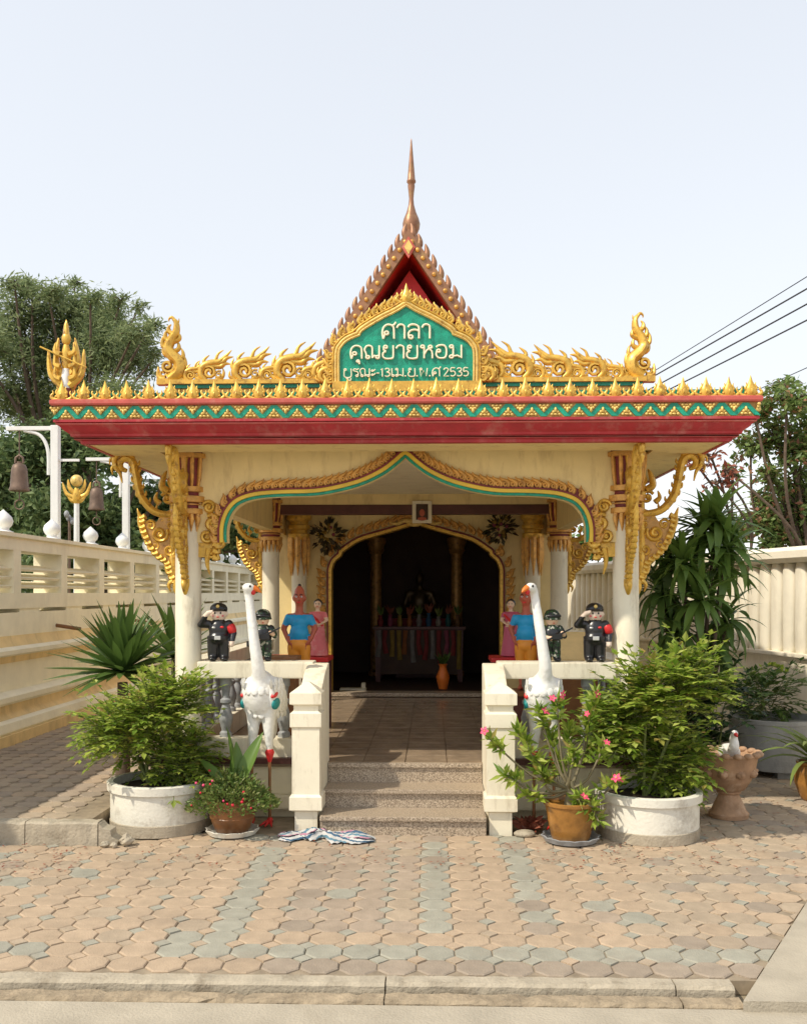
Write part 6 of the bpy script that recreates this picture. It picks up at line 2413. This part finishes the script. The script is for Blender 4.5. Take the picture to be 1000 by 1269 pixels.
def lamp_standard(px, Y, ztop_px, label, sc_):
    p = P(px, ztop_px, Y)
    t = thing('lamp_standard', label, 'lamp', (p.x, Y, -.07))
    h = p.z + .07
    MB().tube([(0, 0, 0), (0, 0, h)], [.05, .035], 10).build('pole', 'post_white', t, smooth=60)
    mb = MB()
    for s in (-1, 1):
        for a, b, c in (((s * .02, .0), (s * .14, .06), (s * .20, .22)), ((s * .02, .06), (s * .10, .14), (s * .12, .26)), ((s * .02, -.05), (s * .08, -.02), (s * .16, .10))):
            q = bez([a, b, c], 5)
            mb.tube(xz(q), taper(len(q), .032, .005, .04), 7, flat=.7, up=(0, 1, 0))
    mb.tube([(0, 0, -.10), (0, 0, .02), (0, 0, .14)], [.03, .07, .03], 8)
    mb.v = [(a * sc_, b * sc_, c * sc_ + h) for a, b, c in mb.v]
    mb.build('gold_crest', 'gold', t, smooth=60)
    MB().ell((0, 0, h + .24 * sc_), .085 * sc_, 14, 10).build('globe', 'pale_gold', t, smooth=60)
    return t


lamp_standard(95, 13.4, 617, 'white lamp standard topped by a gold crest with round globe', 1.0)
sm_ = thing('bracket_lamp', 'small dark cluster lamp on a thin pole beside the gold lamp standard', 'lamp', (P(86, 700, 13.9).x, 13.9, -.07))
hh = P(86, 640, 13.9).z
MB().tube([(0, 0, 0), (0, 0, hh)], .02, 8).build('pole', 'bell_bronze', sm_, smooth=60)
for k in range(3):
    MB().ell((.05 * math.cos(k * 2.1), .05 * math.sin(k * 2.1), hh + .0 + .05 * k), (.04, .04, .055), 8, 6).build('bulb', 'grey_stone', sm_, smooth=60)

# ================================================================== OVERHEAD CABLES
def cable(a, b, ya, yb, rad, label, sag=.15):
    p, q = P(a[0], a[1], ya), P(b[0], b[1], yb)
    d = q - p
    p0, q0 = p - d * 2.5, q + d * 3.0
    pts = []
    for k in range(41):
        t = k / 40
        v = p0.lerp(q0, t)
        pts.append(tuple(v - Vector((0, 0, sag * (4 * t * (1 - t) - .93)))))
    o = MB().tube(pts, rad, 6).build('power_cable', 'cable_black', None, smooth=60)
    tag(o, label, 'cable')


cable((800, 466), (1000, 342), 30, 24, .012, 'highest thin overhead cable of those crossing the sky')
cable((803, 470), (1000, 357), 30, 24, .020, 'second overhead cable below the thin top one')
cable((822, 473), (1000, 376), 30, 24, .020, 'third overhead cable from the top, next to the lowest pair')
cable((838, 478), (1000, 396), 30, 24, .020, 'fourth overhead cable passing low over the roof corner')
cable((900, 500), (1000, 455), 30, 26, .012, 'thin low cable running into the rusty-leaved tree')
cable((915, 520), (1000, 478), 30, 26, .012, 'lowest thin cable crossing the rusty-leaved tree')

up_ = thing('utility_pole', 'grey concrete utility pole with crossarms far behind the hall', 'pole', (.6, 46.0, -.07))
MB().frustum(0, 0, 0, 7.4, .17, .11).build('shaft', 'grey_concrete', up_)
MB().box(-1.3, 1.3, -.17, -.115, 6.2, 6.32).build('crossarm', 'grey_concrete', up_)
MB().box(-1.1, 1.1, -.17, -.115, 5.2, 5.32).build('crossarm', 'grey_concrete', up_)

# ================================================================== RAG ON THE GROUND
def rag():
    x0, x1 = at_px(345, 6.27), at_px(463, 6.27)
    nx, ny = 64, 26
    v, uv = [], []
    rg = random.Random(3)
    for j in range(ny):
        for i in range(nx):
            a, b = i / (nx - 1), j / (ny - 1)
            env = math.sin(PI * min(1, max(0, a))) ** .5
            wid = .09 + .05 * math.sin(a * 9 + 1) + .03 * math.sin(a * 23)
            y = 6.30 - .07 * a + (b - .5) * 2 * wid * (.5 + .5 * env) + .012 * math.sin(a * 30 + b * 5)
            z = .006 + .045 * env * (1 - (2 * b - 1) ** 2) * (.75 + .35 * math.sin(a * 14 + b * 4)) + .012 * (1 - (2 * b - 1) ** 4) * abs(math.sin(b * 17 + a * 5 + math.sin(a * 11))) + .010 * env * abs(math.sin(a * 47 + b * 23 + 2 * math.sin(b * 9)))
            v.append((x0 + (x1 - x0) * a + .015 * math.sin(b * 13 + a * 7), y, z))
            uv.append((a, b + .12 * math.sin(a * 8 + b * 3)))
    fs = [(j * nx + i, j * nx + i + 1, (j + 1) * nx + i + 1, (j + 1) * nx + i) for j in range(ny - 1) for i in range(nx - 1)]
    me = bpy.data.meshes.new('striped_rag')
    me.from_pydata(v, [], fs)
    ul = me.uv_layers.new(name='UVMap')
    for lp in me.loops:
        ul.data[lp.index].uv = uv[lp.vertex_index]
    me.materials.append(M['striped_cloth'])
    me.shade_smooth()
    o = put('striped_rag', me)
    tag(o, 'crumpled striped blue, white and pink rag at the foot of the steps', 'cloth')


rag()

# fallen leaves near the planters
lit = MB()
rr = random.Random(9)
for k in range(420):
    x = rr.choice([rr.uniform(-2.9, -1.9), rr.uniform(.9, 3.2), rr.uniform(-1.6, 2.0)])
    y = rr.uniform(5.6, 6.2) if abs(x) < 1.9 else rr.uniform(5.4, 6.15 if x < 0 else 7.6)
    leaf_quad(lit, Vector((x, y, .010)), Vector((rr.uniform(-1, 1), rr.uniform(-1, 1), .06)), rr.uniform(.015, .04), .007, rr, up=Vector((0, 0, 1)))
o = lit.build('leaf_litter', 'leaf_dry')
o['kind'] = 'stuff'
o['label'] = 'scattered dry brown leaf litter on the paving'
o['category'] = 'leaf litter'
bpy.context.view_layer.update()
